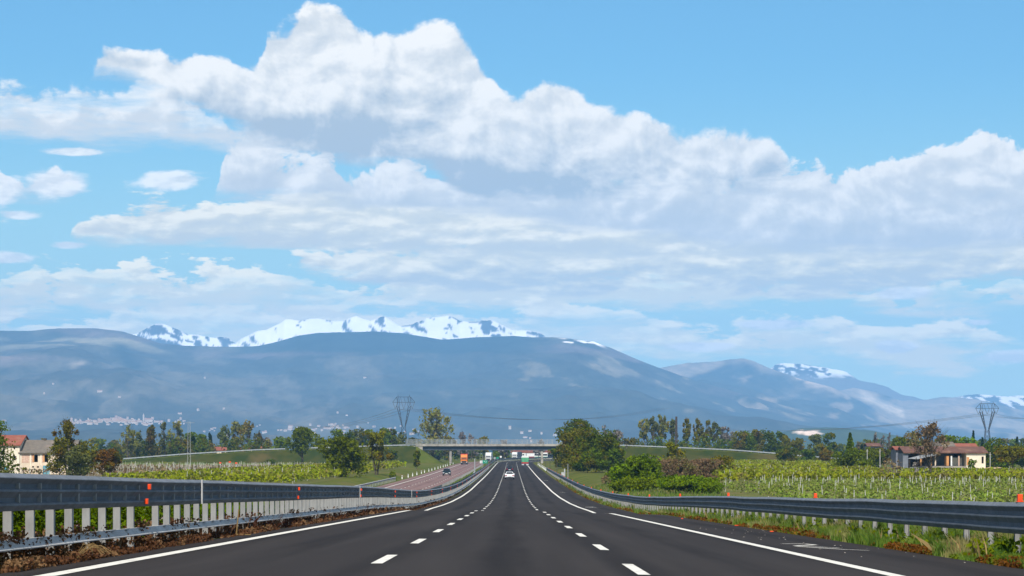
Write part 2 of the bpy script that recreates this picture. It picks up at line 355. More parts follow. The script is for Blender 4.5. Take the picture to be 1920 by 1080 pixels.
M['greytile'] = tiles('grey_brown_roof_tiles', (0.17,0.145,0.12), (0.12,0.105,0.09), (0.22,0.17,0.14))
M['greyroof'] = pmat('grey_corrugated_roof', (0.28,0.29,0.30), (0.20,0.21,0.22), 0.8, 0.7)
M['bluewall'] = pmat('bluish_grey_plaster', (0.20,0.215,0.25), (0.15,0.16,0.19), 0.6, 0.9)  # even bluish grey wall colour
M['blueDoor'] = pmat('faded_blue_door', (0.10,0.33,0.42), (0.08,0.26,0.34), 1.2, 0.7)
M['darkopen'] = pmat('dark_interior', (0.035,0.025,0.02), (0.02,0.016,0.014), 1.0, 0.9)
M['signgreen'] = pmat('green_sign', (0.0,0.26,0.16), (0.0,0.22,0.13), 1.0, 0.4)
M['dirt'] = pmat('bare_dirt', (0.46,0.32,0.20), (0.34,0.23,0.14), 0.4, 0.95, bump=0.5)
M['debris'] = pmat('scrap_timber', (0.12,0.10,0.09), (0.30,0.28,0.26), 1.5, 0.9)
# foliage
M['lf_dark'] = leafmat('dark_green_leaves', (0.045,0.070,0.005), (0.090,0.125,0.008), (0.11,0.095,0.012))
M['lf_mid'] = leafmat('mid_green_leaves', (0.066,0.094,0.007), (0.125,0.150,0.010))
M['lf_bright'] = leafmat('bright_green_leaves', (0.065,0.112,0.004), (0.140,0.190,0.007))
M['lf_olive'] = leafmat('olive_green_leaves', (0.095,0.092,0.012), (0.155,0.145,0.022), (0.13,0.090,0.018))
M['lf_pale'] = leafmat('pale_spring_leaves', (0.145,0.145,0.040), (0.21,0.205,0.055), (0.19,0.15,0.05))
M['lf_grey'] = leafmat('grey_green_leaves', (0.085,0.098,0.034), (0.135,0.145,0.048))
M['lf_rust'] = leafmat('rusty_brown_leaves', (0.12,0.060,0.015), (0.16,0.10,0.02), (0.09,0.095,0.018))
M['lf_brown'] = leafmat('brown_twigs', (0.155,0.105,0.060), (0.20,0.145,0.085), (0.12,0.12,0.04))
M['lf_bronze'] = leafmat('bronze_leaves', (0.12,0.075,0.050), (0.17,0.125,0.075))
M['lf_twig'] = leafmat('bare_grey_twigs', (0.16,0.14,0.13), (0.22,0.20,0.18))
M['lf_conifer'] = leafmat('dark_conifer_needles', (0.012,0.030,0.014), (0.022,0.046,0.018), trans=0.1)
M['lf_vine'] = leafmat('yellow_green_vine_leaves', (0.15,0.175,0.020), (0.24,0.26,0.035), (0.17,0.15,0.05))
M['lf_vine2'] = leafmat('young_vine_leaves', (0.13,0.175,0.035), (0.20,0.24,0.06), (0.16,0.16,0.07))
M['lf_hedge'] = leafmat('dark_creeper_leaves', (0.035,0.065,0.005), (0.105,0.150,0.010), scale=2.5)
M['lf_dead'] = leafmat('dead_brown_weeds', (0.050,0.022,0.014), (0.105,0.050,0.030), (0.17,0.10,0.06), scale=2.2)
M['lf_straw'] = leafmat('straw', (0.26,0.19,0.09), (0.34,0.26,0.13), scale=2.0)
M['lf_grass'] = leafmat('tall_grass_blades', (0.060,0.110,0.022), (0.14,0.19,0.045), (0.22,0.20,0.09), scale=0.8)
M['lf_redweed'] = leafmat('reddish_weeds', (0.085,0.032,0.014), (0.14,0.060,0.020), (0.08,0.10,0.014), scale=1.2)

# ------------------------------------------------------------------ road geometry
_RZ = np.array([(-60,0.10),(0,-1.05),(33,-1.685),(60,-2.205),(90,-2.783),(110,-3.168),(120,-3.36),(128,-3.62),(137,-3.93),(150,-4.10),(175,-4.50),(203,-4.87),(245,-5.25),(294,-5.48),(353,-5.50),(415,-5.53),(492,-5.50),(600,-5.33),(700,-5.13),(800,-4.95),(852,-4.88),(950,-4.80),(1050,-4.72),(1300,-4.65),(1700,-4.7),(2600,-4.8)])
_dd = np.arange(-60, 2600, 1.0); _zz = np.interp(_dd, _RZ[:,0], _RZ[:,1])
_k = np.ones(9)/9; _zp = np.concatenate([np.full(4,_zz[0])-np.arange(4,0,-1)*0, _zz, np.full(4,_zz[-1])]); _zz2 = np.convolve(_zp, _k, 'valid')
_zz2[:8] = _zz[:8]
def zr(d): return np.interp(d, _dd, _zz2)
def cx(d):
    d = np.asarray(d, float); e = np.clip(d-870, 0, None); return -0.0 + e*e/3000.0 - np.clip(d-1700,0,None)**2/3000.0
OX = -0.12          # axis of the middle lane, seen from the camera
CF = 0.020          # crossfall
XL0, XL1 = -10.0, -22.0      # opposite carriageway
OVY = 850.0         # overpass crosses here
_TX = np.array([(-260,-6.5),(-175,-5.0),(-157,-4.0),(-130,-1.9),(-103,-0.30),(-88,0.25),(-47,1.55),(-38,1.75),(30,1.7),(46,1.5),(69,0.55),(87,-0.25),(104.5,-1.6),(113,-2.45),(130,-3.75),(150,-5.0),(220,-6.5)])
def ov_top(X): return np.interp(X, _TX[:,0], _TX[:,1])
def gz(X, Y):
    """height of the natural ground"""
    X = np.asarray(X, float); Y = np.asarray(Y, float)
    u = X - cx(Y) - OX; z0 = zr(np.clip(Y, -60, 2500))
    plain = -5.0 + 0.0*X
    dist = np.maximum(u-11.2, -23.6-u)
    c = z0-0.45
    up = np.clip(dist, 0, None)
    t = np.clip(up/np.where(z0 > -5.0, 2.0*np.abs(c+5.0)+0.1, 3.0*np.abs(c+5.0)+0.1), 0, 1)
    z = c + (plain-c)*t
    far = np.clip((Y-1500)/500, 0, 1); z = z*(1-far)+plain*far
    top = ov_top(X)
    abut = np.where(X < 0, np.clip(X+37.0, 0, None), np.clip(24.5-X, 0, None))
    dy = np.abs(Y-OVY)
    e = np.minimum(top - np.clip(dy-4.5, 0, None)/1.6, top - 0.5 - abut/1.5)
    e = np.where(abut > 0, e, top - np.clip(dy-4.5, 0, None)/1.6)
    return np.where(e > z, e, z)
def ground_at(X, Y): return float(gz(X, Y))
def px2(xp, d): return (xp-960.0)*d/FPX
def zpx(yp, d): return -(yp-HY)*d/FPX

def grid_mesh(name, xs, ys, fz):
    XX, YY = np.meshgrid(xs, ys); ZZ = fz(XX, YY)
    V = np.stack([XX.ravel(), YY.ravel(), ZZ.ravel()], 1)
    nx, ny = len(xs), len(ys)
    i = np.arange(ny-1)[:,None]*nx + np.arange(nx-1)[None,:]; i = i.ravel()
    F = np.stack([i, i+1, i+nx+1, i+nx], 1)
    me = mesh_from(name, V, F); me.polygons.foreach_set('use_smooth', [True]*len(me.polygons)); return me
def spaced(a): return np.unique(np.concatenate(a))
xs = spaced([np.arange(-260,-40,4.0), np.arange(-40,40,1.3), np.arange(40,240,4.0), np.geomspace(240,26000,32), -np.geomspace(260,26000,32)])
ys = spaced([np.arange(-60,200,6), np.arange(200,826,12), np.arange(826,876,1.5), np.arange(876,1500,25), np.geomspace(1500,24000,30)])
ground = tag(link('ground', grid_mesh('ground', xs, ys, gz), M['grassground']), kind='structure')

def ribbon(name, mat, u0, u1, d0, d1, z0, z1, step=4.0, kind='structure', follow=True):
    d = np.arange(d0, d1+0.01, step)
    V = []
    for uu, zz in ((u0, z0), (u1, z1)):
        V.append(np.stack([cx(d)+OX+uu, d, zr(d)+zz], 1))
    V = np.concatenate(V); n = len(d); i = np.arange(n-1)
    F = np.stack([i, i+n, i+n+1, i+1], 1) if u1 > u0 else np.stack([i, i+1, i+n+1, i+n], 1)
    me = mesh_from(name, V, F); me.polygons.foreach_set('use_smooth', [True]*len(me.polygons))
    o = link(name, me, mat)
    if kind: tag(o, kind=kind)
    return o
def cfz(u): return -0.002*u if u < 0 else -0.028*u
def strip(u0, u1, z0, z1):
    d = np.arange(-20, 2400.01, 2.0); V = np.concatenate([np.stack([cx(d)+OX+uu, d, zr(d)+zz], 1) for uu, zz in ((u0, z0), (u1, z1))]); n = len(d); i = np.arange(n-1)
    return V, np.stack([i, i+n, i+n+1, i+1], 1)
_a = strip(-6.35, 0, cfz(-6.35), 0); _b = strip(0, 8.65, 0, cfz(8.65))
tag(link('road', mesh_from('road', np.concatenate([_a[0], _b[0]]), np.concatenate([_a[1], _b[1]+len(_a[0])])), M['asphalt'], smooth=True), kind='structure')
ribbon('opposite_road', M['redasphalt'], XL1, XL0, -20, 2400, -0.40, -0.05, 4.0)
ribbon('median_grass', M['verge'], XL0-0.1, -6.25, -20, 2400, -0.10, -0.01, 4.0)
ribbon('verge', M['verge'], 8.55, 11.6, -20, 2400, -0.265, -0.40, 4.0)
ribbon('verge', M['verge'], -24.2, XL1+0.1, -20, 2400, -0.55, -0.43, 4.0)

# painted markings, 4 mm above the asphalt
def marking_line(u, w, d0, d1, base, slope, step=2.0, dz=0.006):
    MBm = []
    d = np.arange(d0, d1+0.01, step)
    V = np.concatenate([np.stack([cx(d)+OX+u-w/2, d, zr(d)+base+slope*(u-w/2)+dz], 1), np.stack([cx(d)+OX+u+w/2, d, zr(d)+base+slope*(u+w/2)+dz], 1)])
    n = len(d); i = np.arange(n-1)
    return V, np.stack([i, i+n, i+n+1, i+1], 1)
def join_parts(name, parts, mat, kind='structure'):
    V = []; F = []; o = 0
    for v, f in parts: V.append(v); F.append(f+o); o += len(v)
    return tag(link(name, mesh_from(name, np.concatenate(V), np.concatenate(F)), mat), kind=kind)
UL, UR, UD1, UD2 = -5.62, 5.62, -1.85, 1.87
join_parts('edge_line', [marking_line(UL, 0.25, -10, 2200, 0, -0.002)], M['paint'])
join_parts('edge_line', [marking_line(UR, 0.25, -10, 2200, 0, -0.028)], M['paint'])
def dashes(u, w, start, period, ln, end, base=0.0, slope=-CF):
    return [marking_line(u, w, s, s+ln, base, slope, ln/3) for s in np.arange(start, end, period)]
join_parts('lane_marking', dashes(UD1, 0.17, 31.0-24, 12.0, 4.2, 1500, 0, -0.002), M['paint'])
join_parts('lane_marking', dashes(UD2, 0.17, 28.2-24, 12.0, 4.2, 1500, 0, -0.028), M['paint'])
sl = 0.35/13.6; b0 = -0.05 - sl*XL0
join_parts('opposite_edge_line', [marking_line(-19.6, 0.25, 100, 2000, b0, sl), marking_line(-10.25, 0.15, 100, 2000, b0, sl)], M['paint'])
join_parts('opposite_lane_marking', dashes(-16.4, 0.17, 100, 12, 4.2, 1500, b0, sl)+dashes(-12.85, 0.17, 104, 12, 4.2, 1500, b0, sl), M['paint'])
# hand-like distance marks on the hard shoulder: stretched painted strokes
def stroke(pts, w, base=0.0):
    out = []
    for (a, b) in zip(pts[:-1], pts[1:]):
        a = np.array(a); b = np.array(b); t = (b-a)/np.linalg.norm(b-a); nrm = np.array([-t[1], t[0]])*w/2
        q = [a-nrm, b-nrm, b+nrm, a+nrm]
        V = np.array([(float(cx(p[1]))+OX+p[0], p[1], float(zr(p[1]))+cfz(p[0])+0.007) for p in q])
        out.append((V, np.array([[0,1,2,3]])))
    return out
for (uc, dc, s) in ((7.15, 48.3, 1.0), (6.9, 178, 1.0), (6.9, 408, 1.0), (7.2, 290, 0.8)):
    P1 = [(-0.66,-0.2),(-0.2,-0.7),(0.2,-1.1),(0.65,-1.2)]; P2 = [(-0.66,1.0),(-0.05,1.3),(0.1,0.9),(-0.6,0.1),(0.25,-0.4)]
    join_parts('shoulder_marking', stroke([(uc+a*s, dc+b*2*s) for a, b in P1], 0.14)+stroke([(uc+a*s, dc+b*2*s) for a, b in P2], 0.13), M['paint'])

# ------------------------------------------------------------------ mountains
def vcol_mat(name, extra_scale=0.009, contrast=0.55):
    m, g, b = mat_base(name)
    at = g.new('ShaderNodeAttribute'); at.attribute_name = 'cover'
    pos = g.new('ShaderNodeNewGeometry').outputs['Position']
    x, y, z = g.sep(pos); n = g.noise(g.comb(x, g.mul(y, 0.22), g.mul(z, 1.5)), extra_scale, 8, 0.72).outputs[0]
    c = g.mix(g.smooth(n, 0.3, 0.7), at.outputs['Color'], g.mix(1.0, at.outputs['Color'], (1+contrast*2, 1+contrast*1.7, 1+contrast*1.5), 'MULTIPLY'))
    g.set(b.inputs['Base Color'], c); b.inputs['Roughness'].default_value = 1.0; b.inputs['Specular IOR Level'].default_value = 0.0
    return m
M['hill'] = vcol_mat('wooded_mountain')
M['snowmount'] = vcol_mat('snowy_mountain', 0.003, 0.08)
class Range:
    def __init__(s, pts, D, Yb, zb, amp, seed, back=3000, p=1.6, crest=0.0):
        s.pts = np.array(pts, float); s.D = D; s.Yb = Yb; s.zb = zb; s.amp = amp; s.seed = seed; s.back = back; s.p = p; s.crest = crest
    def z(s, px, Y):
        px = np.asarray(px, float); Y = np.asarray(Y, float)
        X = (px-960)*Y/FPX
        yr = np.interp(px, s.pts[:,0], s.pts[:,1])
        Rz = (HY-yr)*s.D/FPX
        t = (Y-s.Yb)/(s.D-s.Yb); tc = np.clip(t, 0, 1)
        S = 0.16*tc + 0.84*np.clip((tc-0.22)/0.78, 0, 1)**s.p*(1.0)
        z = s.zb + (Rz-s.zb)*S
        w = np.clip(tc*(1-tc)*4, 0, 1)*np.clip(Rz/600, 0.15, 1.4)
        n = ridged(X/2300+s.seed, Y/3400+s.seed*2, 6)-0.62
        n2 = fbm(X/500+s.seed, Y/700, 5)
        z = z + w*(n*s.amp + n2*s.amp*0.22)
        z = z + s.crest*np.clip((tc-0.55)*2.5, 0, 1)*((ridged(X/900+s.seed*3, Y/4000, 5)-0.6) + fbm(X/160, Y/300+s.seed, 4)*0.5)
        z = z - np.clip(Y-s.D, 0, None)*0.30
        return z
    def build(s, name, mat, cover, step=3.0, rows=110):
        pxs = np.concatenate([np.arange(-2200,-60,40.0), np.arange(-60,1980,step), np.arange(1980,4100,40.0)])
        Ys = np.concatenate([np.linspace(s.Yb, s.D, rows), [s.D+300, s.D+1000, s.D+s.back]])
        PX, YY = np.meshgrid(pxs, Ys); Z = s.z(PX, YY); X = (PX-960)*YY/FPX
        V = np.stack([X.ravel(), YY.ravel(), Z.ravel()], 1); nx = len(pxs); ny = len(Ys)
        i = (np.arange(ny-1)[:,None]*nx + np.arange(nx-1)[None,:]).ravel()
        me = mesh_from(name, V, np.stack([i, i+1, i+nx+1, i+nx], 1)); me.polygons.foreach_set('use_smooth', [True]*len(me.polygons))
        C = cover(PX, YY, Z, X); ca = me.color_attributes.new('cover', 'FLOAT_COLOR', 'POINT')
        buf = np.ones((nx*ny, 4)); buf[:,:3] = C.reshape(-1, 3); ca.data.foreach_set('color', buf.ravel())
        return tag(link(name, me, mat), kind='structure')
def sm(x, a, b): t = np.clip((x-a)/(b-a), 0, 1); return t*t*(3-2*t)
def lerp3(A, B, t): return A*(1-t[...,None]) + np.array(B)*t[...,None]
MC = 1
main = Range([(-2200,690),(-900,650),(-300,628),(0,620),(60,620),(110,616),(180,615),(230,621),(262,631),(300,643),(340,648),(400,650),(440,650),(485,649),(520,641),(560,629),(600,625),(700,622),(760,626),(830,637),(900,632),(960,630),(1000,632),(1035,632),(1080,637),(1112,642),(1150,655),(1190,672),(1230,688),(1300,712),(1400,742),(1500,768),(1600,790),(1700,812),(1900,828),(2300,833),(4100,835)], 14000, 6000, 0, 420, 1.3, crest=12)
sec = Range([(-2200,830),(800,800),(1100,740),(1180,712),(1228,693),(1262,686),(1290,680),(1340,680),(1372,674),(1393,672),(1412,677),(1445,692),(1500,712),(1560,728),(1640,765),(1700,790),(1800,815),(4100,830)], 17200, 9500, 20, 380, 4.1, crest=25, back=1200)
third = Range([(-2200,835),(1200,800),(1440,760),(1560,735),(1600,727),(1640,735),(1690,752),(1735,750),(1770,744),(1800,745),(1830,749),(1880,760),(1920,771),(2100,790),(2600,780),(4100,800)], 18600, 11500, 20, 350, 7.7, crest=15, back=800)
snow_l = Range([(-2200,830),(60,800),(180,700),(200,640),(262,627),(278,615),(292,611),(310,613),(335,622),(352,629),(385,626),(404,630),(428,636),(442,646),(482,624),(510,615),(532,603),(560,597),(576,595),(602,599),(640,603),(668,594),(694,604),(722,599),(750,612),(772,611),(800,593),(822,590),(842,587),(862,597),(905,597),(925,601),(944,612),(962,626),(990,627),(1010,631),(1100,700),(1300,800),(4100,830)], 18000, 14600, 0, 900, 2.9, crest=110, back=1500)
snow_r = Range([(-2200,835),(1300,780),(1420,712),(1442,692),(1455,683),(1472,680),(1500,684),(1530,688),(1560,694),(1585,697),(1610,712),(1640,718),(1665,724),(1690,738),(1715,742),(1740,750),(1765,752),(1790,744),(1832,739),(1868,743),(1900,742),(1930,745),(2100,735),(2600,740),(4100,780)], 19800, 17600, 100, 300, 9.4, crest=40, back=1500)
FOREST = np.array([0.034,0.038,0.031]); MEADOW = (0.155,0.135,0.095); ROCK = (0.40,0.35,0.30)
def cover_main(P, Y, Z, X):
    py = HY - Z*FPX/Y
    n = fbm(X/520+Z/300, Z/240, 6); n2 = fbm(X/170+9+Z/150, Z/95, 6)
    C = np.zeros(P.shape+(3,)) + FOREST
    C = lerp3(C, (0.066,0.062,0.050), sm(n, -0.02, 0.06)*0.8)
    C = lerp3(C, (0.026,0.028,0.022), sm(-n2, 0.02, 0.07)*0.7)
    C = lerp3(C, MEADOW, sm(n2+0.5*n, 0.08, 0.17)*(0.18+0.62*sm(P, 850, 1100)))
    C = lerp3(C, (0.15,0.11,0.105), sm(fbm(X/900, Z/120+3, 5), 0.0, 0.15)*0.5*sm(Z, 250, 500))
    # bare upper pastures on the left, scree fan
    C = lerp3(C, (0.20,0.18,0.12), sm(fbm(X/600+4, Y/500, 5), -0.02, 0.12)*sm(Z, 560, 700)*(1-sm(P, 230, 420)))
    C = lerp3(C, (0.26,0.22,0.18), 0.8*sm(n2, 0.0, 0.16)*np.exp(-((P-165)/32)**2-((py-682)/28)**2))
    # cloud shadow painted into the colour along the crest and down the left gully
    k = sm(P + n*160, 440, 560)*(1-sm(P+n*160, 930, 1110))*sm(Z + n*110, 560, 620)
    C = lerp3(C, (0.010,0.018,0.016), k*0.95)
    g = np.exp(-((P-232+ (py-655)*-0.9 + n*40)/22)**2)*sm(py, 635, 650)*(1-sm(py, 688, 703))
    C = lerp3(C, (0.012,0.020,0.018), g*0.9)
    # snow patches left on the right-hand shoulder
    s = sm(fbm(X/120, Y/200+7, 4) + 0.25*sm(Z, 660, 730), 0.22, 0.30)*sm(P, 1000, 1040)*(1-sm(P, 1110, 1150))*sm(Z, 640, 700)
    C = lerp3(C, (0.8,0.8,0.8), s)
    return C
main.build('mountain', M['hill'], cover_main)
def cover_sec(P, Y, Z, X):
    n = fbm(X/600-Z/300, Z/260, 6); n2 = fbm(X/200-Z/140, Z/110+5, 6); py = HY - Z*FPX/Y
    C = np.zeros(P.shape+(3,)) + FOREST
    C = lerp3(C, (0.20,0.165,0.12), sm(n, -0.12, 0.10))
    k = sm(n2+n, -0.02, 0.16)*np.exp(-((py-(706+(P-1440)*0.11))/10)**2)*sm(P, 1380, 1410)*(1-sm(P, 1540, 1570))
    C = lerp3(C, (0.50,0.40,0.30), k*0.9)
    C = lerp3(C, (0.25,0.20,0.15), sm(n2, 0.05, 0.2)*sm(P,1250,1400)*0.6)
    C = lerp3(C, (0.012,0.020,0.018), sm(-n, -0.05, 0.1)*sm(Z, 500, 650)*0.7)
    return C
sec.build('mountain', M['hill'], cover_sec, rows=80)
third.build('mountain', M['hill'], lambda P,Y,Z,X: lerp3(cover_sec(P-300,Y,Z,X), (0.42,0.36,0.28), 0.85*np.exp(-((HY-Z*FPX/Y-(757+(P-1650)*0.42))/9)**2)*sm(P,1600,1625)*(1-sm(P,1690,1700))), rows=80)
def cover_snow(P, Y, Z, X, rocky=0.0):
    r = ridged(X/150+Z/300, Z/260, 5); n = fbm(X/55+Z/90, Z/34, 5)
    C = np.zeros(P.shape+(3,)) + np.array([0.88,0.86,0.84])
    C = lerp3(C, (0.05,0.055,0.07), sm(n*1.1+(r-0.5)*0.8+rocky, 0.20, 0.27))
    return C
snow_l.build('snowy_mountain', M['snowmount'], lambda P,Y,Z,X: cover_snow(P,Y,Z,X, -0.03-0.10*np.exp(-((P-520)/90)**2)+0.07*sm(-P,-436,-428)+0.05*sm(-P,-345,-335)+0.13*np.exp(-((P-905)/30)**2)+0.10*np.exp(-((P-845)/14)**2)), step=2.0, rows=130)
snow_r.build('snowy_mountain', M['snowmount'], lambda P,Y,Z,X: lerp3(cover_snow(P,Y,Z,X, 0.05), (0.14,0.13,0.12), sm(HY-Z*FPX/Y + 14*fbm(X/150,Y/400,4) - 62*sm(P,1700,1790), 697, 712)), rows=90)
# low hill with a quarry on the right
def hill_z(X, Y):
    e = ((X-940)/330.0)**2 + ((Y-6300)/700.0)**2
    return -8 + 72*np.exp(-e*1.5)*(1+0.5*fbm(X/140, Y/200, 4))
hx = np.linspace(300, 1600, 120); hy = np.linspace(5000, 7600, 70)
hm = grid_mesh('hill', hx, hy, hill_z)
HXX, HYY = np.meshgrid(hx, hy); HZ = hill_z(HXX, HYY); hp = 960+HXX*FPX/HYY; hpy = HY-HZ*FPX/HYY
hc = np.zeros(HXX.shape+(3,))+np.array([0.03,0.045,0.02]); nn = fbm(HXX/60, HZ/6, 5)
hc = lerp3(hc, (0.46,0.37,0.30), sm(nn*0.9+np.exp(-((hp-1518-0*(hpy))/26)**2-((hpy-812)/5.0)**2), 0.35, 0.5))
ca = hm.color_attributes.new('cover', 'FLOAT_COLOR', 'POINT'); buf = np.ones((hc.shape[0]*hc.shape[1], 4)); buf[:,:3] = hc.reshape(-1,3); ca.data.foreach_set('color', buf.ravel())
tag(link('hill', hm, M['hill']), kind='structure')

# air: one closed box round everything, sky outside
hz = MB().box(-20000, 20000, -200, 21500, -12, 1330).build('haze', None)
m = bpy.data.materials.new('haze_air'); m.use_nodes = True; nt = m.node_tree
for n in [n for n in nt.nodes if n.type == 'BSDF_PRINCIPLED']: nt.nodes.remove(n)
pv = nt.nodes.new('ShaderNodeVolumePrincipled'); pv.inputs['Color'].default_value = (0.255,0.55,0.98,1); pv.inputs['Density'].default_value = 6.6e-5
pv.inputs['Anisotropy'].default_value = -0.45
nt.links.new(pv.outputs[0], [n for n in nt.nodes if n.type == 'OUTPUT_MATERIAL'][0].inputs['Volume'])
hz.data.materials.append(m); tag(hz, 'thin blue haze in the air over the plain and mountains', 'haze', kind='stuff')

# ------------------------------------------------------------------ distant towns
def on_slope(rg, xp, yp):
    Ys = np.linspace(rg.Yb, rg.D, 400); z = rg.z(np.full(400, xp), Ys); y = HY - z*FPX/Ys
    k = np.argmax(y < yp)
    return (Ys[k] if k > 0 else None)
def house_mesh(name, w, d, h, roof):
    b = MB().box(-w/2, w/2, -d/2, d/2, -6, h); me = b.build(name, M['farwall']) ; r = MB().prism([(-w/2-1, h+0.01), (w/2+1, h+0.01), (0, h+w*0.2)], -d/2-1, d/2+1).build('roof', roof)
    return me, r
M['farwall'] = pmat('far_town_plaster', (0.62,0.54,0.48), (0.50,0.40,0.34), 0.02, 0.9, coords='World')
M['farroof'] = pmat('far_town_roof', (0.36,0.20,0.15), (0.40,0.26,0.20), 0.02, 0.9, coords='World')
protos = []
for (w, d, h) in ((14,22,9),(12,14,12),(20,34,8),(16,16,14)):
    wl = MB().box(-d/2, d/2, -w/2, w/2, -8, h).build('town_house', M['farwall'])
    rf = MB().poly([(-d/2-1,-w/2-1,h),(d/2+1,-w/2-1,h),(d/2+1,w/2+1,h),(-d/2-1,w/2+1,h),(-d/2-1,0,h+w*.25),(d/2+1,0,h+w*.25)], [(0,1,5,4),(2,3,4,5),(0,4,3),(1,2,5),(0,3,2,1)]).build('roof', M['farroof'], wl)
    protos.append(wl)
used = [False]*4
def town(n, fx, fy, group, label, smin=0.28, smax=0.62):
    for k in range(n):
        xp = fx(); yp = fy(xp); Y = on_slope(main, xp, yp)
        if Y is None: continue
        q = random.randrange(4); p = protos[q]
        o = p if not used[q] else copy_tree(p); used[q] = True
        X = (xp-960)*Y/FPX; s = random.uniform(smin, smax)
        o.location = (X, Y, float(main.z(xp, Y))); o.rotation_euler.z = random.uniform(-0.5, 0.5); o.scale = (s, s, s)
        tag(o, label, 'house', group)
town(190, lambda: min(345, max(125, random.gauss(225, 55))), lambda x: 793+random.gauss(0, 2.6)-4*math.exp(-((x-210)/25)**2), 'houses of the hillside town', 'tiny pale house in the far town at the foot of the mountain on the left')
town(60, lambda: random.uniform(380, 790), lambda x: 806+random.gauss(0, 7), 'houses scattered over the foothills', 'tiny white house scattered on the far foothills left of the large pylon')
town(18, lambda: random.gauss(628, 16), lambda x: 805+random.gauss(0, 2.5), 'houses of the small far village', 'tiny pale house in the small far village left of the pylon')
town(20, lambda: random.uniform(880, 1130), lambda x: 817+random.gauss(0, 7), 'houses seen over the bridge', 'tiny far house on the plain seen above the overpass')
town(14, lambda: random.uniform(0, 700), lambda x: 770+random.uniform(-70, 25), 'lone houses on the mountain', 'lone tiny white house high on the wooded mountain slope', 0.4, 0.7)
# church of the town, with its bell tower
Yc = on_slope(main, 272, 792); ch = empty('church', ((272-960)*Yc/FPX, Yc, float(main.z(272, Yc))))
tag(ch, 'far white church with a bell tower rising from the hillside town', 'church')
MB().box(0, 30, -8, 8, -6, 12).build('nave', M['farwall'], ch)
MB().poly([(-1,-9,12),(31,-9,12),(31,9,12),(-1,9,12),(-1,0,17),(31,0,17)], [(0,1,5,4),(2,3,4,5),(0,4,3),(1,2,5)]).build('roof', M['farroof'], ch)
MB().box(-9, -3, -3, 3, -6, 28).poly([(-9,-3,28),(-3,-3,28),(-3,3,28),(-9,3,28),(-6,0,38)], [(0,1,4),(1,2,4),(2,3,4),(3,0,4)]).build('bell_tower', M['farwall'], ch)
Yt = on_slope(main, 80, 808)

# ------------------------------------------------------------------ crash barriers
def sweep(name, prof, us, d0, d1, step, mat, parent, base, side=1, wob=0.0, seed=0.0, close=True, slope=0.0):
    """profile [(z, u)] swept along the road at offset us; side=+1 bulges towards +X"""
    d = np.arange(d0, d1+0.01, step); n = len(d); V = []
    for z, u in prof:
        w = wob*(fbm(d/3.1+seed, d*0+seed, 3)); wz = wob*1.2*fbm(d/7.0+seed+9, d*0+3+seed, 3)
        V.append(np.stack([cx(d)+OX+us+side*u+w, d, (zs(d) if us > -8 else zr(d))+base+z+wz], 1))
    V = np.concatenate(V); m_ = len(prof); F = []
    i = np.arange(n-1)
    for k in range(m_ if close else m_-1):
        a, b = k, (k+1) % m_
        F.append(np.stack([a*n+i, a*n+i+1, b*n+i+1, b*n+i], 1))
    F = np.concatenate(F)
    me = mesh_from(name, V, F)
    bm = bmesh.new(); bm.from_mesh(me); bmesh.ops.recalc_face_normals(bm, faces=bm.faces[:]); bm.to_mesh(me); bm.free()
    return link(name, me, mat, parent)
def three_wave(h, dep=0.085, t=0.02):
    k = h/0.51
    f = [(.51,0),(.452,dep),(.440,dep+.003),(.365,.014),(.312,.006),(.285,dep),(.262,dep+.003),(.178,.014),(.124,.006),(.097,dep),(.074,dep+.003),(0,.02)]
    f = [(z*k, u) for z, u in f]
    return f + [(z, u-t) for z, u in reversed(f)]
def two_wave(h=0.31, dep=0.08, t=0.015):
    f = [(h,0),(h*.86,dep),(h*.68,dep),(h*.55,.01),(h*.45,.01),(h*.32,dep),(h*.14,dep),(0,0)]
    return f + [(z, u-t) for z, u in reversed(f)]

# left: tall central barrier with thrie beam, lower rail and a post every 1.33 m
UB = -6.72
lb = empty('crash_barrier', (0,0,0)); tag(lb, 'tall galvanised crash barrier with a low second rail, left of the dark road', 'crash barrier')
GBL = 0.19
_kb = np.ones(51)/51; _zsm = np.convolve(np.concatenate([_zz2[0]+np.arange(25,0,-1)*0.0192, _zz2, np.full(25,_zz2[-1])]), _kb, 'valid')
def zs(d): return np.interp(d, _dd, _zsm)
sweep('beam', three_wave(0.51), UB+0.10, 8, 1500, 1.0, M['galv'], lb, GBL+0.60, 1, 0.02, 1.0)
low = [(0.215,-0.07),(0.205,-0.02),(0.095,0.08),(0.08,0.075),(0.08,0.05),(0.09,0.01),(0.18,-0.09)]
sweep('lower_rail', low, UB+0.16, 8, 1500, 1.0, M['galvlow'], lb, GBL+0.00, 1, 0.012, 4.0)
sweep('rear_beam', two_wave(), UB-0.38, 8, 1500, 2.0, M['galv'], lb, GBL+0.78, -1, 0.02, 2.0)
def post_mesh_left():
    b = MB()
    b.box(-0.060,0.060, -0.045,-0.038, -0.25,1.06)       # web that faces the traffic
    b.box(-0.060,-0.053, -0.038,0.045, -0.25,1.06); b.box(0.053,0.060, -0.038,0.045, -0.25,1.06)
    b.box(-0.08,0.20, -0.07,0.08, 0.190,0.205)           # bracket plate over the lower rail
    b.box(0.06,0.16, -0.03,0.03, 0.70,0.98)              # spacer to the beam
    return b
pl0 = post_mesh_left().build('post', M['galvpost'], lb)
pd = np.arange(9.0, 640, 1.33); first = True; far_posts = []
for k, d in enumerate(pd):
    if 8 < d < 26.5: continue
    pos = (float(cx(d))+OX+UB, float(d), float(zs(d))+GBL)
    if abs(d-39.2) < 0.6: continue
    if k < 114:
        o = pl0 if first else pl0.copy()
        if not first: COL.objects.link(o); o.parent = lb
        first = False; o.location = pos; o.rotation_euler.z = random.gauss(0, 0.05)
    else: far_posts.append(pos)
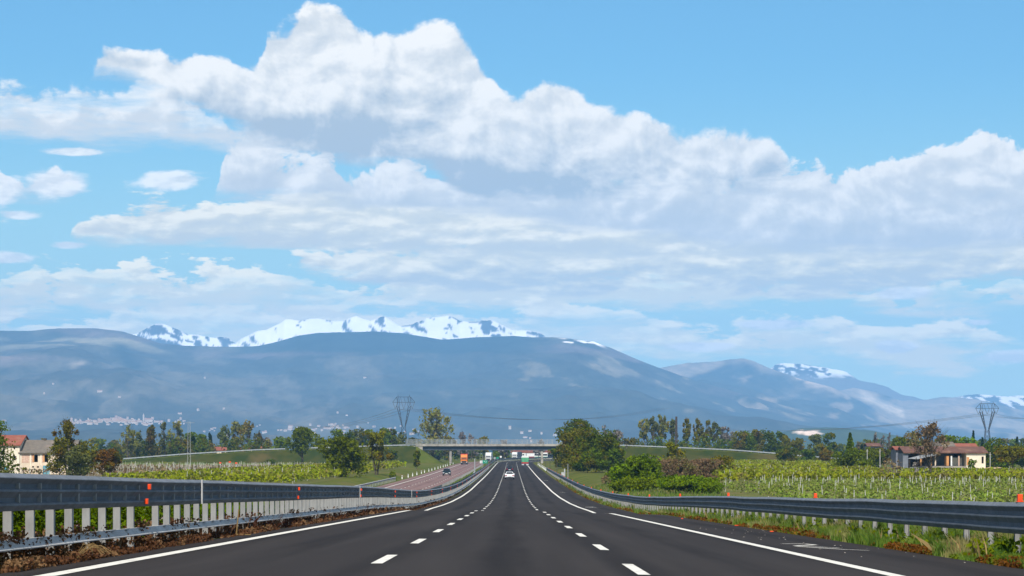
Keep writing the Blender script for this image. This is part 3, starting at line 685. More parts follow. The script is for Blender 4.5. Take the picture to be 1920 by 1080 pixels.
def bake_many(name, src, poss, mat, parent=None, kind='stuff', rz=None, sc=None):
    me0 = src.data; n0 = len(me0.vertices); v0 = np.zeros(n0*3); me0.vertices.foreach_get('co', v0); v0 = v0.reshape(-1,3)
    f0 = [tuple(p.vertices) for p in me0.polygons]; V = []; F = []
    for k, p in enumerate(poss):
        V.append(v0+np.array(p)); F += [tuple(i+k*n0 for i in f) for f in f0]
    o = link(name, mesh_from(name, np.concatenate(V), F), mat, parent)
    if kind: o['kind'] = kind
    return o
bake_many('far_posts', pl0, far_posts, M['galvpost'], lb)
rf0 = MB().box(-0.03,0.03,-0.055,0.055,-0.05,0.05).build('reflector', M['orange'], lb, bevel=0.006); first = True
for j, d in enumerate([39.0+27.4*k for k in range(24)]):
    for hz_ in (0.95, 0.69):
        o = rf0 if first else rf0.copy()
        if not first: COL.objects.link(o); o.parent = lb
        first = False
        o.location = (float(cx(d))+OX+UB+0.215, float(d)+(0.0 if hz_ > .8 else -0.3), float(zs(d))+GBL+hz_)
# steel strap round the beam joints
st0 = MB().box(-0.015,0.015,-0.03,0.03,0.0,0.52).build('joint_strap', M['galvlow'], lb)
for j, d in enumerate((45.6, 93, 141)):
    o = st0 if j == 0 else st0.copy()
    if j: COL.objects.link(o); o.parent = lb
    o.location = (float(cx(d))+OX+UB+0.215, d, float(zs(d))+GBL+0.60)

# right: three-wave barrier on pairs of flanges every 2.25 m
UR_B = 9.55
rb = empty('crash_barrier', (0,0,0)); tag(rb, 'galvanised three-wave crash barrier with orange caps along the right hard shoulder', 'crash barrier')
GBR = -0.24
sweep('beam', three_wave(0.58, 0.07), UR_B-0.14, 14, 578, 1.0, M['galv'], rb, GBR+0.52, -1, 0.03, 7.0)
sweep('rear_beam', two_wave(0.31), UR_B+0.30, 14, 578, 2.0, M['galv'], rb, GBR+0.70, 1, 0.02, 8.0)
pr = MB(); pr.box(-0.055,-0.047,-0.05,0.05,-0.5,1.02); pr.box(0.047,0.055,-0.05,0.05,-0.5,1.02); pr.box(-0.047,0.047,0.03,0.038,-0.5,1.02); pr.box(-0.12,-0.07,-0.04,0.04,0.6,0.95)
pr0 = pr.build('post', M['galvpost'], rb); first = True; far_posts = []
for k, d in enumerate(np.arange(40.0, 575, 2.25)):
    pos = (float(cx(d))+OX+UR_B+0.05, float(d), float(zs(d))+GBR)
    if k < 98:
        o = pr0 if first else pr0.copy()
        if not first: COL.objects.link(o); o.parent = rb
        first = False; o.location = pos; o.rotation_euler.z = random.gauss(0, 0.04)
    else: far_posts.append(pos)
bake_many('far_posts', pr0, far_posts, M['galvpost'], rb)
cp = MB().box(-0.04,0.04,-0.05,0.05,0,0.13).box(-0.055,0.055,-0.06,0.06,-0.015,0.0).build('reflector', M['orange'], rb, bevel=0.005); first = True
for d in [39.2+26.4*k for k in range(20)]:
    o = cp if first else cp.copy()
    if not first: COL.objects.link(o); o.parent = rb
    first = False; o.location = (float(cx(d))+OX+UR_B-0.10, d, float(zs(d))+GBR+1.115); o.scale = (1.15,1,1)
ts = MB().poly([(-0.07,0,-0.25),(0.05,0,-0.25),(0.02,0,0.0),(-0.02,0,0.0)], [(0,1,2,3)])

# opposite carriageway: inner low rail and outer rail section
ib = empty('crash_barrier', (0,0,0)); tag(ib, 'low grey crash barrier along the inner edge of the reddish opposite road', 'crash barrier')
sweep('beam', two_wave(0.31), XL0+0.25, 150, 330, 2.0, M['galvlow'], ib, 0.42, -1, 0.02, 3.0); sweep('beam', two_wave(0.31), XL0+0.25, 330, 1300, 3.0, M['galvlow'], ib, 0.42, -1, 0.02, 5.0)
sp = MB().box(-0.05,0.05,-0.04,0.04,-0.3,0.72); s0 = sp.build('post', M['galvpost'], ib); fp = []
for k, d in enumerate(np.arange(300, 700, 4.0)):
    o = s0 if k == 0 else s0.copy()
    if k: COL.objects.link(o); o.parent = ib
    o.location = (float(cx(d))+OX+XL0+0.32, d, float(zr(d)))
ob = empty('crash_barrier', (0,0,0)); tag(ob, 'short grey crash barrier ending before the white marker posts beyond the reddish road', 'crash barrier')
sweep('beam', two_wave(0.34), XL1-0.7, 150, 418, 2.0, M['galvlow'], ob, 0.05, 1, 0.03, 3.5)
s1 = MB().box(-0.05,0.05,-0.04,0.04,-0.5,0.40).build('post', M['galvpost'], ob)
for k, d in enumerate(np.arange(322, 419, 4.0)):
    o = s1 if k == 0 else s1.copy()
    if k: COL.objects.link(o); o.parent = ob
    o.location = (float(cx(d))+OX+XL1-0.78, d, float(zr(d))-0.05)

# white marker posts
def marker():
    r = empty('marker_post', (0,0,0))
    MB().prism([(-0.07,0),(0.07,0),(0.07,0.95),(-0.07,1.02)], -0.05, 0.05).build('post', M['white'], r, bevel=0.008)
    MB().box(-0.074,0.074,-0.054,0.054,0.66,0.82).build('dark_band', M['black'], r)
    return r
mk = marker()
for k, d in enumerate((445,471,492,514,540,559,588,610,634,661,684,711,735,756,790,830)):
    o = mk if k == 0 else copy_tree(mk)
    o.location = (float(cx(d))+OX+XL1-0.8, d, float(zr(d))-0.42); o.scale = (1.5,1.5,0.78)
    tag(o, 'white marker post along the far edge of the reddish road', 'marker post', 'marker posts of the opposite road')
for k, d in enumerate((592,612,634,660,690,725,765)):
    o = copy_tree(mk); o.location = (float(cx(d))+OX+9.5, d, float(zr(d))-0.25); o.scale = (1.6,1.6,0.95)
    tag(o, 'white marker post beyond the end of the right crash barrier', 'marker post', 'marker posts on the right shoulder')

# ------------------------------------------------------------------ overpass
br = empty('overpass', (-6, OVY, 0)); tag(br, 'concrete and steel road bridge crossing over both carriageways', 'bridge')
DX0, DX1 = -38-(-6), 30-(-6)
BW = 4.7
b = MB(); b.box(DX0,DX1,-BW,BW,1.72,2.02); b.build('deck', M['concrete'], br)
b = MB()
for k in range(14):
    x0 = DX0+k*(DX1-DX0)/14; b.box(x0+0.04, x0+(DX1-DX0)/14-0.04, -BW-0.25, -BW-0.003, 1.78, 2.62)
b.build('parapet', M['concrete'], br)
b = MB(); b.box(DX0,DX1,BW+0.003,BW+0.25,1.78,2.62); b.build('parapet', M['concrete'], br)
for y in (-3.6,-1.2,1.2,3.6):
    b = MB(); b.box(DX0+1,DX1-1,y-0.25,y+0.25,0.35,1.715).box(DX0+1,DX1-1,y-0.45,y+0.45,0.18,0.345)
    for k in range(22):
        x0 = DX0+2+k*3.05; b.box(x0,x0+0.12,y-0.40,y-0.252,0.347,1.71)
    b.build('girder', M['concretegirder'], br)
for px_ in (-24.4, 11.9):
    for y in (-3.2, 3.2):
        g0 = ground_at(px_, OVY+y); xx = px_+6
        b = MB(); b.prism([(xx-0.45,g0-1),(xx+0.45,g0-1),(xx+0.45,0.176),(xx-0.45,0.176)], y-0.45, y+0.45); b.build('pier', M['concrete'], br, bevel=0.05)
for sx, xx in ((1, DX0), (-1, DX1)):
    b = MB(); pts = [(xx-1.0*sx, 1.715), (xx+2.6*sx, 1.715), (xx+2.6*sx, -1.2), (xx+0.6*sx, -0.2), (xx-1.0*sx, -0.2)]
    b.prism(pts, -BW-0.1, BW+0.1); b.build('abutment', M['concrete'], br)
# railing on top: handrail, posts, thin bars
for y, nm in ((-BW-0.12,'railing'), (BW+0.12,'railing')):
    rl = MB(); rl.box(DX0-4,DX1+6,y-0.03,y+0.03,4.30,4.37).box(DX0-4,DX1+6,y-0.025,y+0.025,3.45,3.50).box(DX0-4,DX1+6,y-0.025,y+0.025,2.75,2.80)
    for k in range(40): rl.box(DX0-4+k*2.0-0.05, DX0-4+k*2.0+0.05, y-0.05, y+0.05, 2.62, 4.50)
    for k in range(400): rl.box(DX0-4+k*0.195-0.012, DX0-4+k*0.195+0.012, y-0.01, y+0.01, 2.80, 4.30)
    rl.build(nm, M['railgrey'], br)
# the road up on the embankment with its guard rails
def along(name, xs_, ys_, h0, h1, th, mat, label):
    V = []; F = []
    for k, (x, y) in enumerate(zip(xs_, ys_)):
        z = float(ov_top(x)); V += [(x,y-th,z+h0),(x,y+th,z+h0),(x,y+th,z+h1),(x,y-th,z+h1)]
        if k: a = 4*(k-1); F += [(a,a+1,a+5,a+4),(a+1,a+2,a+6,a+5),(a+2,a+3,a+7,a+6),(a+3,a,a+4,a+7)]
    r = empty('guard_rail', (0,0,0)); tag(r, label, 'guard rail')
    link('beam', mesh_from('beam', V, F), mat, r)
    pb = MB().box(-0.06,0.06,-0.06,0.06,-0.4,h1-0.05).build('post', M['galvpost'], r)
    for k, x in enumerate(xs_[::3]):
        o = pb if k == 0 else pb.copy()
        if k: COL.objects.link(o); o.parent = r
        o.location = (x, ys_[0]+0.15, float(ov_top(x)))
xl = list(np.arange(-230,-37,2.0)); xr = list(np.arange(30,200,2.0))
along('guard_rail', xl, [OVY-4.35]*len(xl), 0.38, 0.80, 0.06, M['railgrey'], 'pale guard rail climbing the left grass embankment to the bridge')
along('guard_rail', xr, [OVY-4.35]*len(xr), 0.38, 0.80, 0.06, M['railgrey'], 'pale guard rail running down the right grass embankment from the bridge')
for nm, a, b_ in (('embankment_road', -230, -37.5), ('embankment_road', 30, 200)):
    xs_ = np.arange(a, b_, 2.0); V = np.concatenate([np.stack([xs_, xs_*0+OVY-3.6, ov_top(xs_)+0.05],1), np.stack([xs_, xs_*0+OVY+3.6, ov_top(xs_)+0.05],1)]); n = len(xs_); i = np.arange(n-1)
    tag(link(nm, mesh_from(nm, V, np.stack([i,i+1,i+n+1,i+n],1)), M['asphalt']), kind='structure')

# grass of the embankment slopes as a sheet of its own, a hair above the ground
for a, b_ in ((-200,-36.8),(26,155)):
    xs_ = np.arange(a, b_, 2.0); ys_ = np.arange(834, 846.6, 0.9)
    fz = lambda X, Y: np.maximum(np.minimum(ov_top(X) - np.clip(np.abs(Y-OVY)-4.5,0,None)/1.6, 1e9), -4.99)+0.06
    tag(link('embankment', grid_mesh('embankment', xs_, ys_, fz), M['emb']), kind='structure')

# field sheets on the plain
def sheet(name, pts, mat, dz):
    V = [(x, y, -5.0+dz) for x, y in pts]; me = mesh_from(name, V, [tuple(range(len(V)))])
    bm = bmesh.new(); bm.from_mesh(me); bmesh.ops.recalc_face_normals(bm, faces=bm.faces[:])
    for f in bm.faces:
        if f.normal.z < 0: f.normal_flip()
    bm.to_mesh(me); bm.free(); return tag(link(name, me, mat), kind='structure')
def Xlv(d): return float(np.interp(d, [250,420,560,720], [-62,-58.8,-50.5,-46]))
sheet('meadow', [(-330,610),(-46,610),(-46,834),(-330,834)], M['meadow'], 0.03)
sheet('vineyard_ground', [(-190,415)]+[(Xlv(415),415),(Xlv(605),605),(-190,605)], M['brownsoil'], 0.035)
sheet('vineyard_ground', [(Xlv(280)+.5,300)]+[(-30.5,300),(-30.5,640),(-38,720),(Xlv(720)+.5,720),(Xlv(560)+.5,560),(Xlv(420)+.5,420)], M['soil'], 0.032)
sheet('vineyard_ground', [(24,158),(90,158),(118,300),(24,300)], M['soil'], 0.03)
sheet('vineyard_ground', [(27,318),(140,318),(140,425),(75,440),(120,800),(62,800)], M['soil'], 0.034)
sheet('field_track', [(20,301),(125,301),(130,315),(26,315)], M['meadow'], 0.028)
sheet('field_track', [(70,802),(160,802),(160,826),(72,826)], M['brownsoil'], 0.028)
sheet('building_yard', [(74,426),(200,426),(200,520),(82,520)], M['dirt'], 0.031)

# ------------------------------------------------------------------ trees
def leaf_cards(pts, size, flat=0.0, jitter=0.5, up=0.0, aspect=1.0):
    """one small random quad per point"""
    n = len(pts); s = size*(1+jitter*(rng.random(n)-0.5)*2)
    a = rng.normal(size=(n,3)); a[:,2] *= (1-flat); a /= np.linalg.norm(a,axis=1)[:,None]
    c = rng.normal(size=(n,3)); c[:,2] += up*2; b = np.cross(a, c); b /= np.linalg.norm(b,axis=1)[:,None]+1e-9
    if up: b, a = a, b/1.0
    A = a*s[:,None]*0.5*aspect; B = b*s[:,None]*0.5
    V = np.stack([pts-A-B*0.6, pts+A*0.2-B, pts+A+B*0.6, pts-A*0.2+B], 1).reshape(-1,3)
    F = np.arange(4*n).reshape(n,4)
    return V, F
def blob_points(c, r, n, shell=0.55):
    """points through an ellipsoid, denser towards its skin and upper side"""
    d = rng.normal(size=(n,3)); d /= np.linalg.norm(d,axis=1)[:,None]
    rad = shell+(1-shell)*rng.random(n); rad *= 1+0.22*(fbm(d[:,0]*2.3+c[0], d[:,2]*2.3+d[:,1]+c[2], 3))*2
    return np.array(c)+d*rad[:,None]*np.array(r)
def make_tree(h, w, crown_lo=0.3, kind='round', leaf=0.4, n=3500, lobes=14, trunk_r=None, fill=1.0, seed=0, stems=1, branches=True, depth=None):
    """returns (crown V,F), (trunk MB). base at z=0"""
    r_ = random.Random(seed*17+5); P = []; T = MB(); tr = trunk_r or max(0.10, h*0.018)
    lo = crown_lo*h; cs = []
    dp = (depth or w)
    for k in range(lobes):
        f = (k+0.5)/lobes
        if kind == 'round':
            z = lo + (h-lo)*(0.12+0.80*r_.random()); rr = math.sqrt(max(0.05, 1-((z-lo)/(h-lo)*2-0.95)**2*0.85)); q = r_.random()**0.5*0.62*rr; a = r_.random()*6.28
            c = (math.cos(a)*q*w/2, math.sin(a)*q*dp/2, z); s = (0.22+0.16*r_.random()); rad = (w*s, dp*s, (h-lo)*s*0.62)
            rad = (rad[0], rad[1], min(rad[2], h-z+0.02*h, ) )
        elif kind == 'column':
            z = lo + (h-lo)*(0.05+0.88*f); taper = math.sin(math.pi*min(1, 0.18+0.8*(1-f)))**0.7; a = r_.random()*6.28
            c = (math.cos(a)*w*0.12, math.sin(a)*w*0.12, z); rad = (w*0.36*taper, w*0.36*taper, (h-lo)/lobes*1.2)
        elif kind == 'cone':
            z = lo + (h-lo)*(0.02+0.93*f); tp = 1-f; c = (0,0,z); rad = (w*0.5*tp+0.1, w*0.5*tp+0.1, (h-lo)/lobes*0.9)
        elif kind == 'sparse':
            z = lo + (h-lo)*(0.15+0.82*r_.random()); a = r_.random()*6.28; q = (0.15+0.85*r_.random())*0.46*math.sqrt(max(0.12, 1-((z-lo)/(h-lo)*1.7-0.75)**2))
            c = (math.cos(a)*q*w*1.15, math.sin(a)*q*dp*1.15, z); s = 0.07+0.08*r_.random(); rad = (w*s*1.1, dp*s*1.1, (h-lo)*s)
        elif kind == 'mound':
            a = r_.random()*6.28; q = r_.random()**0.6*0.72; z = h*(0.22+0.55*r_.random()*(1-q*0.6)); s = 0.22+0.14*r_.random()
            c = (math.cos(a)*q*w/2, math.sin(a)*q*dp/2, z); rad = (w*s, dp*s, min(h*0.36, h-z))
        cs.append((c, rad)); P.append(blob_points(c, rad, int(n/lobes*fill*(0.62 if kind == 'sparse' else 1)), 0.25 if kind in ('sparse','cone') else 0.55))
    P = np.concatenate(P); P = P[P[:,2] > 0.05]
    # break up the outline
    keep = fbm(P[:,0]/(w*0.13)+seed, P[:,2]/(h*0.10)+P[:,1]/(w*0.2), 3) > (-0.10 if kind != 'cone' else -0.3)
    P = P[keep]
    crown = leaf_cards(P, leaf)
    top = max(lo+0.35*(h-lo), h*0.55) if kind not in ('cone','column') else h*0.92
    bases = [0.0] if stems == 1 else [(-0.25+0.5*k/(stems-1)) for k in range(stems)]
    for bi, bx in enumerate(bases):
        lean = bx*w*0.5; x0 = bx*tr*3; pts = []
        for k in range(6): t = k/5; pts.append((x0+lean*t**1.4+r_.gauss(0,0.02)*h*t*0.5, r_.gauss(0,0.012)*h*t, -0.3+(top+0.3)*t))
        for k in range(5): T.bar(pts[k], pts[k+1], tr*(1-k*0.15)/(1+0.25*(stems-1)), tr*(1-(k+1)*0.15)/(1+0.25*(stems-1)), 6)
        if branches:
            for c, rad in cs[bi::len(bases)]:
                k = min(4, max(1, int(5*max(0.0, (c[2]-h*0.12-0.5*math.hypot(c[0],c[1])))/max(top,0.1)))); p0 = Vector(pts[k]); p1 = Vector(c); mid = p0.lerp(p1, 0.5)+Vector((0,0,-0.04*h))
                if (p1-p0).length < 0.3: continue
                q_ = min(1.0, (22.0/lobes)**0.6); T.bar(p0, mid, tr*0.42*q_, tr*0.28*q_, 4); T.bar(mid, p1, tr*0.28*q_, tr*0.08*q_, 4)
                if kind == 'sparse':
                    for q in range(3):
                        e = p1+Vector((r_.gauss(0,1)*rad[0], r_.gauss(0,1)*rad[1], abs(r_.gauss(0,1))*rad[2])); T.bar(mid.lerp(p1,0.6), e, tr*0.14, tr*0.03, 3)
    return crown, T
def place_tree(xp, d, ytop, wpx, label, name='tree', kind='round', leaf=None, mat='lf_mid', bark='bark', n=3000, group=None, cat='tree', base=None, depth=None, **kw):
    X = px2(xp, d); z0 = ground_at(X, d) if base is None else base
    if kind in ('round','mound'): wpx *= 1.14; ytop -= 1.5; n = int(n*1.15)
    h = zpx(ytop, d)-z0; w = wpx*d/FPX
    lf = leaf or max(0.16, 0.00072*d)
    seed = int(xp*7+d) % 9973
    crown, T = make_tree(h, w, kind=kind, leaf=lf, n=n, seed=seed, depth=depth, **kw)
    r = empty(name, (X, d, z0)); tag(r, label, cat, group)
    T.build('trunk', M[bark], r)
    link('crown', mesh_from('crown', *crown), M[mat], r)
    return r
PT = place_tree
# --- left side
PT(-6, 330, 792, 66, 'dark green tree cut by the left edge of the photo', mat='lf_dark', crown_lo=0.12, n=5000)
PT(127, 400, 790, 74, 'open tangled tree with layered branches in front of the grey barn roof', kind='sparse', mat='lf_olive', n=5200, lobes=30, crown_lo=0.22, stems=2)
PT(112, 398, 822, 46, 'low olive tree in front of the right end of the barn', mat='lf_olive', n=2600, crown_lo=0.1)
PT(147, 385, 836, 44, 'drooping grey-green willow to the right of the barn', 'willow', mat='lf_grey', n=3600, crown_lo=0.06)
PT(166, 430, 828, 34, 'thin green tree between the willow and the rusty shrub', mat='lf_olive', n=2200, crown_lo=0.08)
PT(202, 395, 831, 47, 'round rusty brown tree standing alone on the left meadow', mat='lf_rust', n=4200, crown_lo=0.10, lobes=12)
PT(20, 380, 868, 60, 'low straggly shrub in front of the cream farmhouse', 'shrub', kind='sparse', mat='lf_olive', n=1500, crown_lo=0.05, cat='shrub')
for i, (x, y, w, k, mt, lab) in enumerate([
    (240, 797, 40, 'sparse', 'lf_pale', 'tall thin tree with a dark ivy trunk, first of the row behind the left embankment'),
    (257, 806, 26, 'sparse', 'lf_grey', 'smaller bare tree just right of the tall ivy tree'),
    (283, 796, 24, 'column', 'lf_olive', 'narrow ivy-covered tree standing free behind the left embankment'),
    (309, 793, 26, 'sparse', 'lf_grey', 'thin grey-green poplar left of the twin bare poplar'),
    (331, 791, 34, 'sparse', 'lf_pale', 'tall bare poplar with brownish top behind the lattice mast'),
    (360, 813, 34, 'round', 'lf_mid', 'low green tree right behind the lattice mast'),
    (379, 816, 22, 'round', 'lf_mid', 'low green tree left of the dark cypress')]):
    PT(x, 905+i*9, y, w, lab, kind=k, mat=mt, n=2400, lobes=26 if k == 'sparse' else 12, crown_lo=0.12, group='trees behind the left embankment')
PT(394, 950, 810, 9, 'slim dark cypress behind the left embankment', 'cypress', kind='column', mat='lf_conifer', n=900, crown_lo=0.03)
for i, (x, y, w, mt, lab) in enumerate([
    (422, 800, 30, 'lf_grey', 'leftmost tree of the airy clump above the long red roof'),
    (444, 786, 34, 'lf_pale', 'tallest airy tree of the clump above the long red roof'),
    (465, 789, 36, 'lf_pale', 'yellowish airy tree at the right of the clump above the red roof'),
    (485, 812, 24, 'lf_olive', 'low dark tree ending the clump above the red roof'),
    (500, 822, 22, 'lf_twig', 'bare grey shrub-like tree over the second red roof')]):
    PT(x, 960+i*8, y, w, lab, kind='sparse', mat=mt, n=2600, lobes=26, crown_lo=0.15, group='trees behind the left embankment')
PT(567, 700, 803, 46, 'dense round tree with a dark trunk in front of the left embankment', mat='lf_mid', n=5200, crown_lo=0.30, lobes=16, trunk_r=0.45)
PT(524, 900, 821, 40, 'low green tree behind the embankment left of the dense round tree', mat='lf_mid', n=1800, crown_lo=0.05)
PT(602, 905, 822, 46, 'low green tree behind the embankment right of the dense round tree', mat='lf_mid', n=1800, crown_lo=0.05)
PT(508, 760, 862, 14, 'small dark bush at the foot of the left embankment', 'bush', kind='mound', mat='lf_dark', n=700, cat='bush')
PT(560, 690, 866, 20, 'small dark bush under the dense round tree', 'bush', kind='mound', mat='lf_dark', n=700, cat='bush')
PT(641, 400, 821, 80, 'broad leafy green tree rising behind the left crash barrier', mat='lf_mid', n=9000, crown_lo=0.03, lobes=22, leaf=0.34)
PT(706, 440, 809, 60, 'light green tree with a forked dark trunk beside the vineyard', kind='sparse', mat='lf_olive', n=7000, lobes=46, crown_lo=0.26, stems=2, trunk_r=0.22)
for i, (x, y, w, mt) in enumerate([(637, 806, 30, 'lf_mid'), (655, 809, 28, 'lf_dark'), (672, 804, 30, 'lf_grey'), (690, 806, 30, 'lf_mid'), (716, 805, 34, 'lf_mid'), (737, 806, 24, 'lf_dark'), (752, 810, 20, 'lf_grey')]):
    PT(x, 900+i*7, y, w, ('green tree of the belt behind the left embankment, ' + ['leftmost','second from left','third and palest','fourth, in the middle','third from the right','dark one left of the pylon','grey-green one at the pylon foot'][i]), mat=mt, n=2000, crown_lo=0.05, group='tree belt left of the bridge')
PT(732, 780, 846, 24, 'small dark tree standing on the foot of the embankment', mat='lf_dark', n=1400, crown_lo=0.2)
PT(781, 590, 846, 13, 'narrow dark bush at the end of the left embankment', 'bush', mat='lf_dark', n=1400, crown_lo=0.03, cat='bush')
PT(737, 430, 884, 12, 'small green bush behind the short crash barrier', 'bush', kind='mound', mat='lf_mid', n=700, cat='bush')
PT(812, 1000, 768, 74, 'large light brownish-green tree rising behind the left end of the bridge', kind='sparse', mat='lf_pale', n=8000, lobes=60, crown_lo=0.14, trunk_r=0.5)
for i, (x, y, w, mt) in enumerate([(778, 822, 30, 'lf_grey'), (843, 820, 26, 'lf_olive'), (866, 812, 26, 'lf_twig'), (884, 814, 26, 'lf_twig'), (906, 820, 22, 'lf_olive'), (945, 826, 26, 'lf_twig'), (1010, 824, 30, 'lf_twig')]):
    PT(x, 1060+i*11, y, w, 'low tree seen above the bridge railing, ' + ['left of the big light tree','under the big light tree','bare, first right of it','bare, second right of it','olive, left of mid span','bare, over mid span','bare, beside the right tree cluster'][i], kind='sparse' if mt == 'lf_twig' else 'round', mat=mt, n=1300, lobes=14, crown_lo=0.1, group='low trees behind the bridge')
# undergrowth that closes the gaps of the left tree rows
_ord = 'one two three four five six seven eight nine ten eleven twelve thirteen fourteen fifteen sixteen seventeen eighteen'.split()
for i in range(17):
    x = 222+i*17.2 + (i*7 % 5)
    PT(x, 925+(i % 3)*14, 826-(i*31 % 11)-(3 if i > 9 else 0), 28, 'undergrowth bush behind the left guard rail, number %s from the left' % _ord[i], 'bush', kind='mound', mat=('lf_dark','lf_mid','lf_olive')[i*2 % 3], n=1100, cat='bush', group='undergrowth behind the left embankment')
# dark belt seen under the bridge
for i in range(13):
    x = 796+i*12.5
    if 905 < x < 925: continue
    PT(x, 1125+(i % 3)*9, 834+(i*37 % 5), 24, 'dark tree of the belt under the bridge deck, number %s from the left' % ('one two three four five six seven eight nine ten eleven twelve thirteen'.split()[i]), mat='lf_dark', n=800, crown_lo=0.02, lobes=8, group='dark belt under the bridge')
PT(929, 1010, 846, 12, 'round yellow-green bush seen under the bridge', 'bush', kind='mound', mat='lf_bright', n=600, cat='bush')
# --- right side: the big cluster
PT(1090, 620, 789, 62, 'tallest dark green tree at the back of the right cluster', mat='lf_dark', n=6000, crown_lo=0.2, lobes=14)
PT(1060, 600, 803, 52, 'dark tree on the left flank of the cluster, next to the bridge', mat='lf_dark', n=5000, crown_lo=0.06)
PT(1082, 520, 806, 62, 'brownish green tree in the middle of the right cluster', mat='lf_olive', n=6500, crown_lo=0.05, lobes=18)
PT(1118, 490, 804, 76, 'broad green tree at the front of the right cluster', mat='lf_dark', n=9000, crown_lo=0.04, lobes=22)
PT(1141, 500, 822, 56, 'lower green tree on the right flank of the cluster', mat='lf_mid', n=5500, crown_lo=0.04, lobes=16)
PT(1102, 478, 842, 66, 'dark lower thicket tree in front of the right cluster', mat='lf_dark', n=5500, crown_lo=0.02, lobes=14)
PT(1156, 480, 840, 40, 'green tree filling the right foot of the cluster above the bright bushes', mat='lf_dark', n=3500, crown_lo=0.02)
PT(1050, 640, 842, 40, 'dark undergrowth tree at the left foot of the cluster', mat='lf_dark', n=3000, crown_lo=0.02)
PT(1131, 700, 800, 30, 'bare grey treetop behind the cluster', kind='sparse', mat='lf_twig', n=1800, lobes=22, crown_lo=0.3)
PT(1160, 720, 806, 34, 'bare grey treetop right of the cluster', kind='sparse', mat='lf_twig', n=2000, lobes=22, crown_lo=0.3)
PT(1180, 905, 822, 40, 'low mixed tree behind the right embankment beside the cluster', mat='lf_olive', n=1500, crown_lo=0.05)
PT(1178, 285, 872, 60, 'left half of the bright green bushes behind the right barrier', 'bush', kind='round', mat='lf_bright', n=6500, crown_lo=0.0, lobes=16, leaf=0.24, cat='bush')
PT(1208, 280, 851, 62, 'tallest bright green bush behind the right barrier', 'bush', kind='round', mat='lf_bright', n=8500, crown_lo=0.0, lobes=20, leaf=0.24, cat='bush')
PT(1196, 262, 890, 78, 'low bright green bush touching the right barrier', 'bush', kind='mound', mat='lf_bright', n=5000, lobes=12, leaf=0.22, cat='bush')
PT(1144, 330, 883, 20, 'small round bush in the grass left of the bright bushes', 'bush', kind='mound', mat='lf_mid', n=900, cat='bush')
PT(1136, 322, 893, 16, 'small dry pinkish bush left of the bright bushes', 'bush', kind='mound', mat='lf_brown', n=900, cat='bush')
PT(1258, 400, 832, 60, 'yellowish tree between the bright bushes and the brown thicket', kind='sparse', mat='lf_olive', n=4500, lobes=34, crown_lo=0.1)
PT(1272, 320, 858, 78, 'brown leafless thicket behind the low green bush', 'bush', kind='round', mat='lf_brown', n=7000, crown_lo=0.0, lobes=18, leaf=0.2, cat='bush')
PT(1322, 350, 862, 66, 'mixed brown and green thicket at the edge of the vineyard', 'bush', kind='round', mat='lf_brown', n=5000, crown_lo=0.0, lobes=16, leaf=0.22, cat='bush')
PT(1348, 390, 856, 52, 'yellow-green bush at the corner of the vineyard', 'bush', kind='round', mat='lf_olive', n=3200, crown_lo=0.0, cat='bush')
PT(1292, 250, 889, 108, 'low wide dark-leaved bush right behind the barrier', 'bush', kind='mound', mat='lf_bright', n=8500, lobes=18, leaf=0.21, cat='bush')
PT(1240, 285, 898, 40, 'small dry bush between the two green bushes', 'bush', kind='mound', mat='lf_brown', n=2200, cat='bush')
for i, (x, y, w, mt) in enumerate([(1208,785,22,'lf_pale'),(1225,782,20,'lf_grey'),(1242,779,24,'lf_pale'),(1262,789,20,'lf_grey'),(1289,786,20,'lf_olive'),(1308,787,22,'lf_olive'),(1325,789,22,'lf_olive'),(1341,793,22,'lf_grey'),(1359,799,24,'lf_twig'),(1372,806,20,'lf_twig')]):
    PT(x, 905+i*6, y, w, ['first','second','third and tallest','fourth, left of the utility pole','fifth, right of the utility pole','sixth','seventh','eighth','ninth, nearly bare','tenth and lowest'][i]+' slender tree of the row on the right skyline', kind='sparse', mat=mt, n=2600, lobes=26, crown_lo=0.42, trunk_r=0.25, group='slender tree row')
for i in range(12):
    PT(1200+i*16, 900+(i % 2)*10, 822-(i*29 % 9), 26, 'undergrowth bush below the slender tree row, number %s from the left' % ('one two three four five six seven eight nine ten eleven twelve'.split()[i]), 'bush', kind='mound', mat='lf_dark' if i % 3 else 'lf_mid', n=900, cat='bush', group='undergrowth of the tree row')
for i, (x, y, w, mt) in enumerate([(1387,811,26,'lf_olive'),(1403,809,26,'lf_mid'),(1420,808,28,'lf_olive'),(1438,806,30,'lf_dark'),(1456,811,26,'lf_dark'),(1471,817,20,'lf_olive')]):
    PT(x, 905+i*5, y, w, ['leftmost','second','third, olive','tallest dark','fifth, dark','rightmost low']  [i]+' tree of the dense grove on the right embankment', mat=mt, n=2600, crown_lo=0.02, group='dense grove on the right')
PT(1477, 700, 837, 38, 'dark green bush alone on the right embankment', 'bush', kind='round', mat='lf_dark', n=3200, crown_lo=0.0, cat='bush')
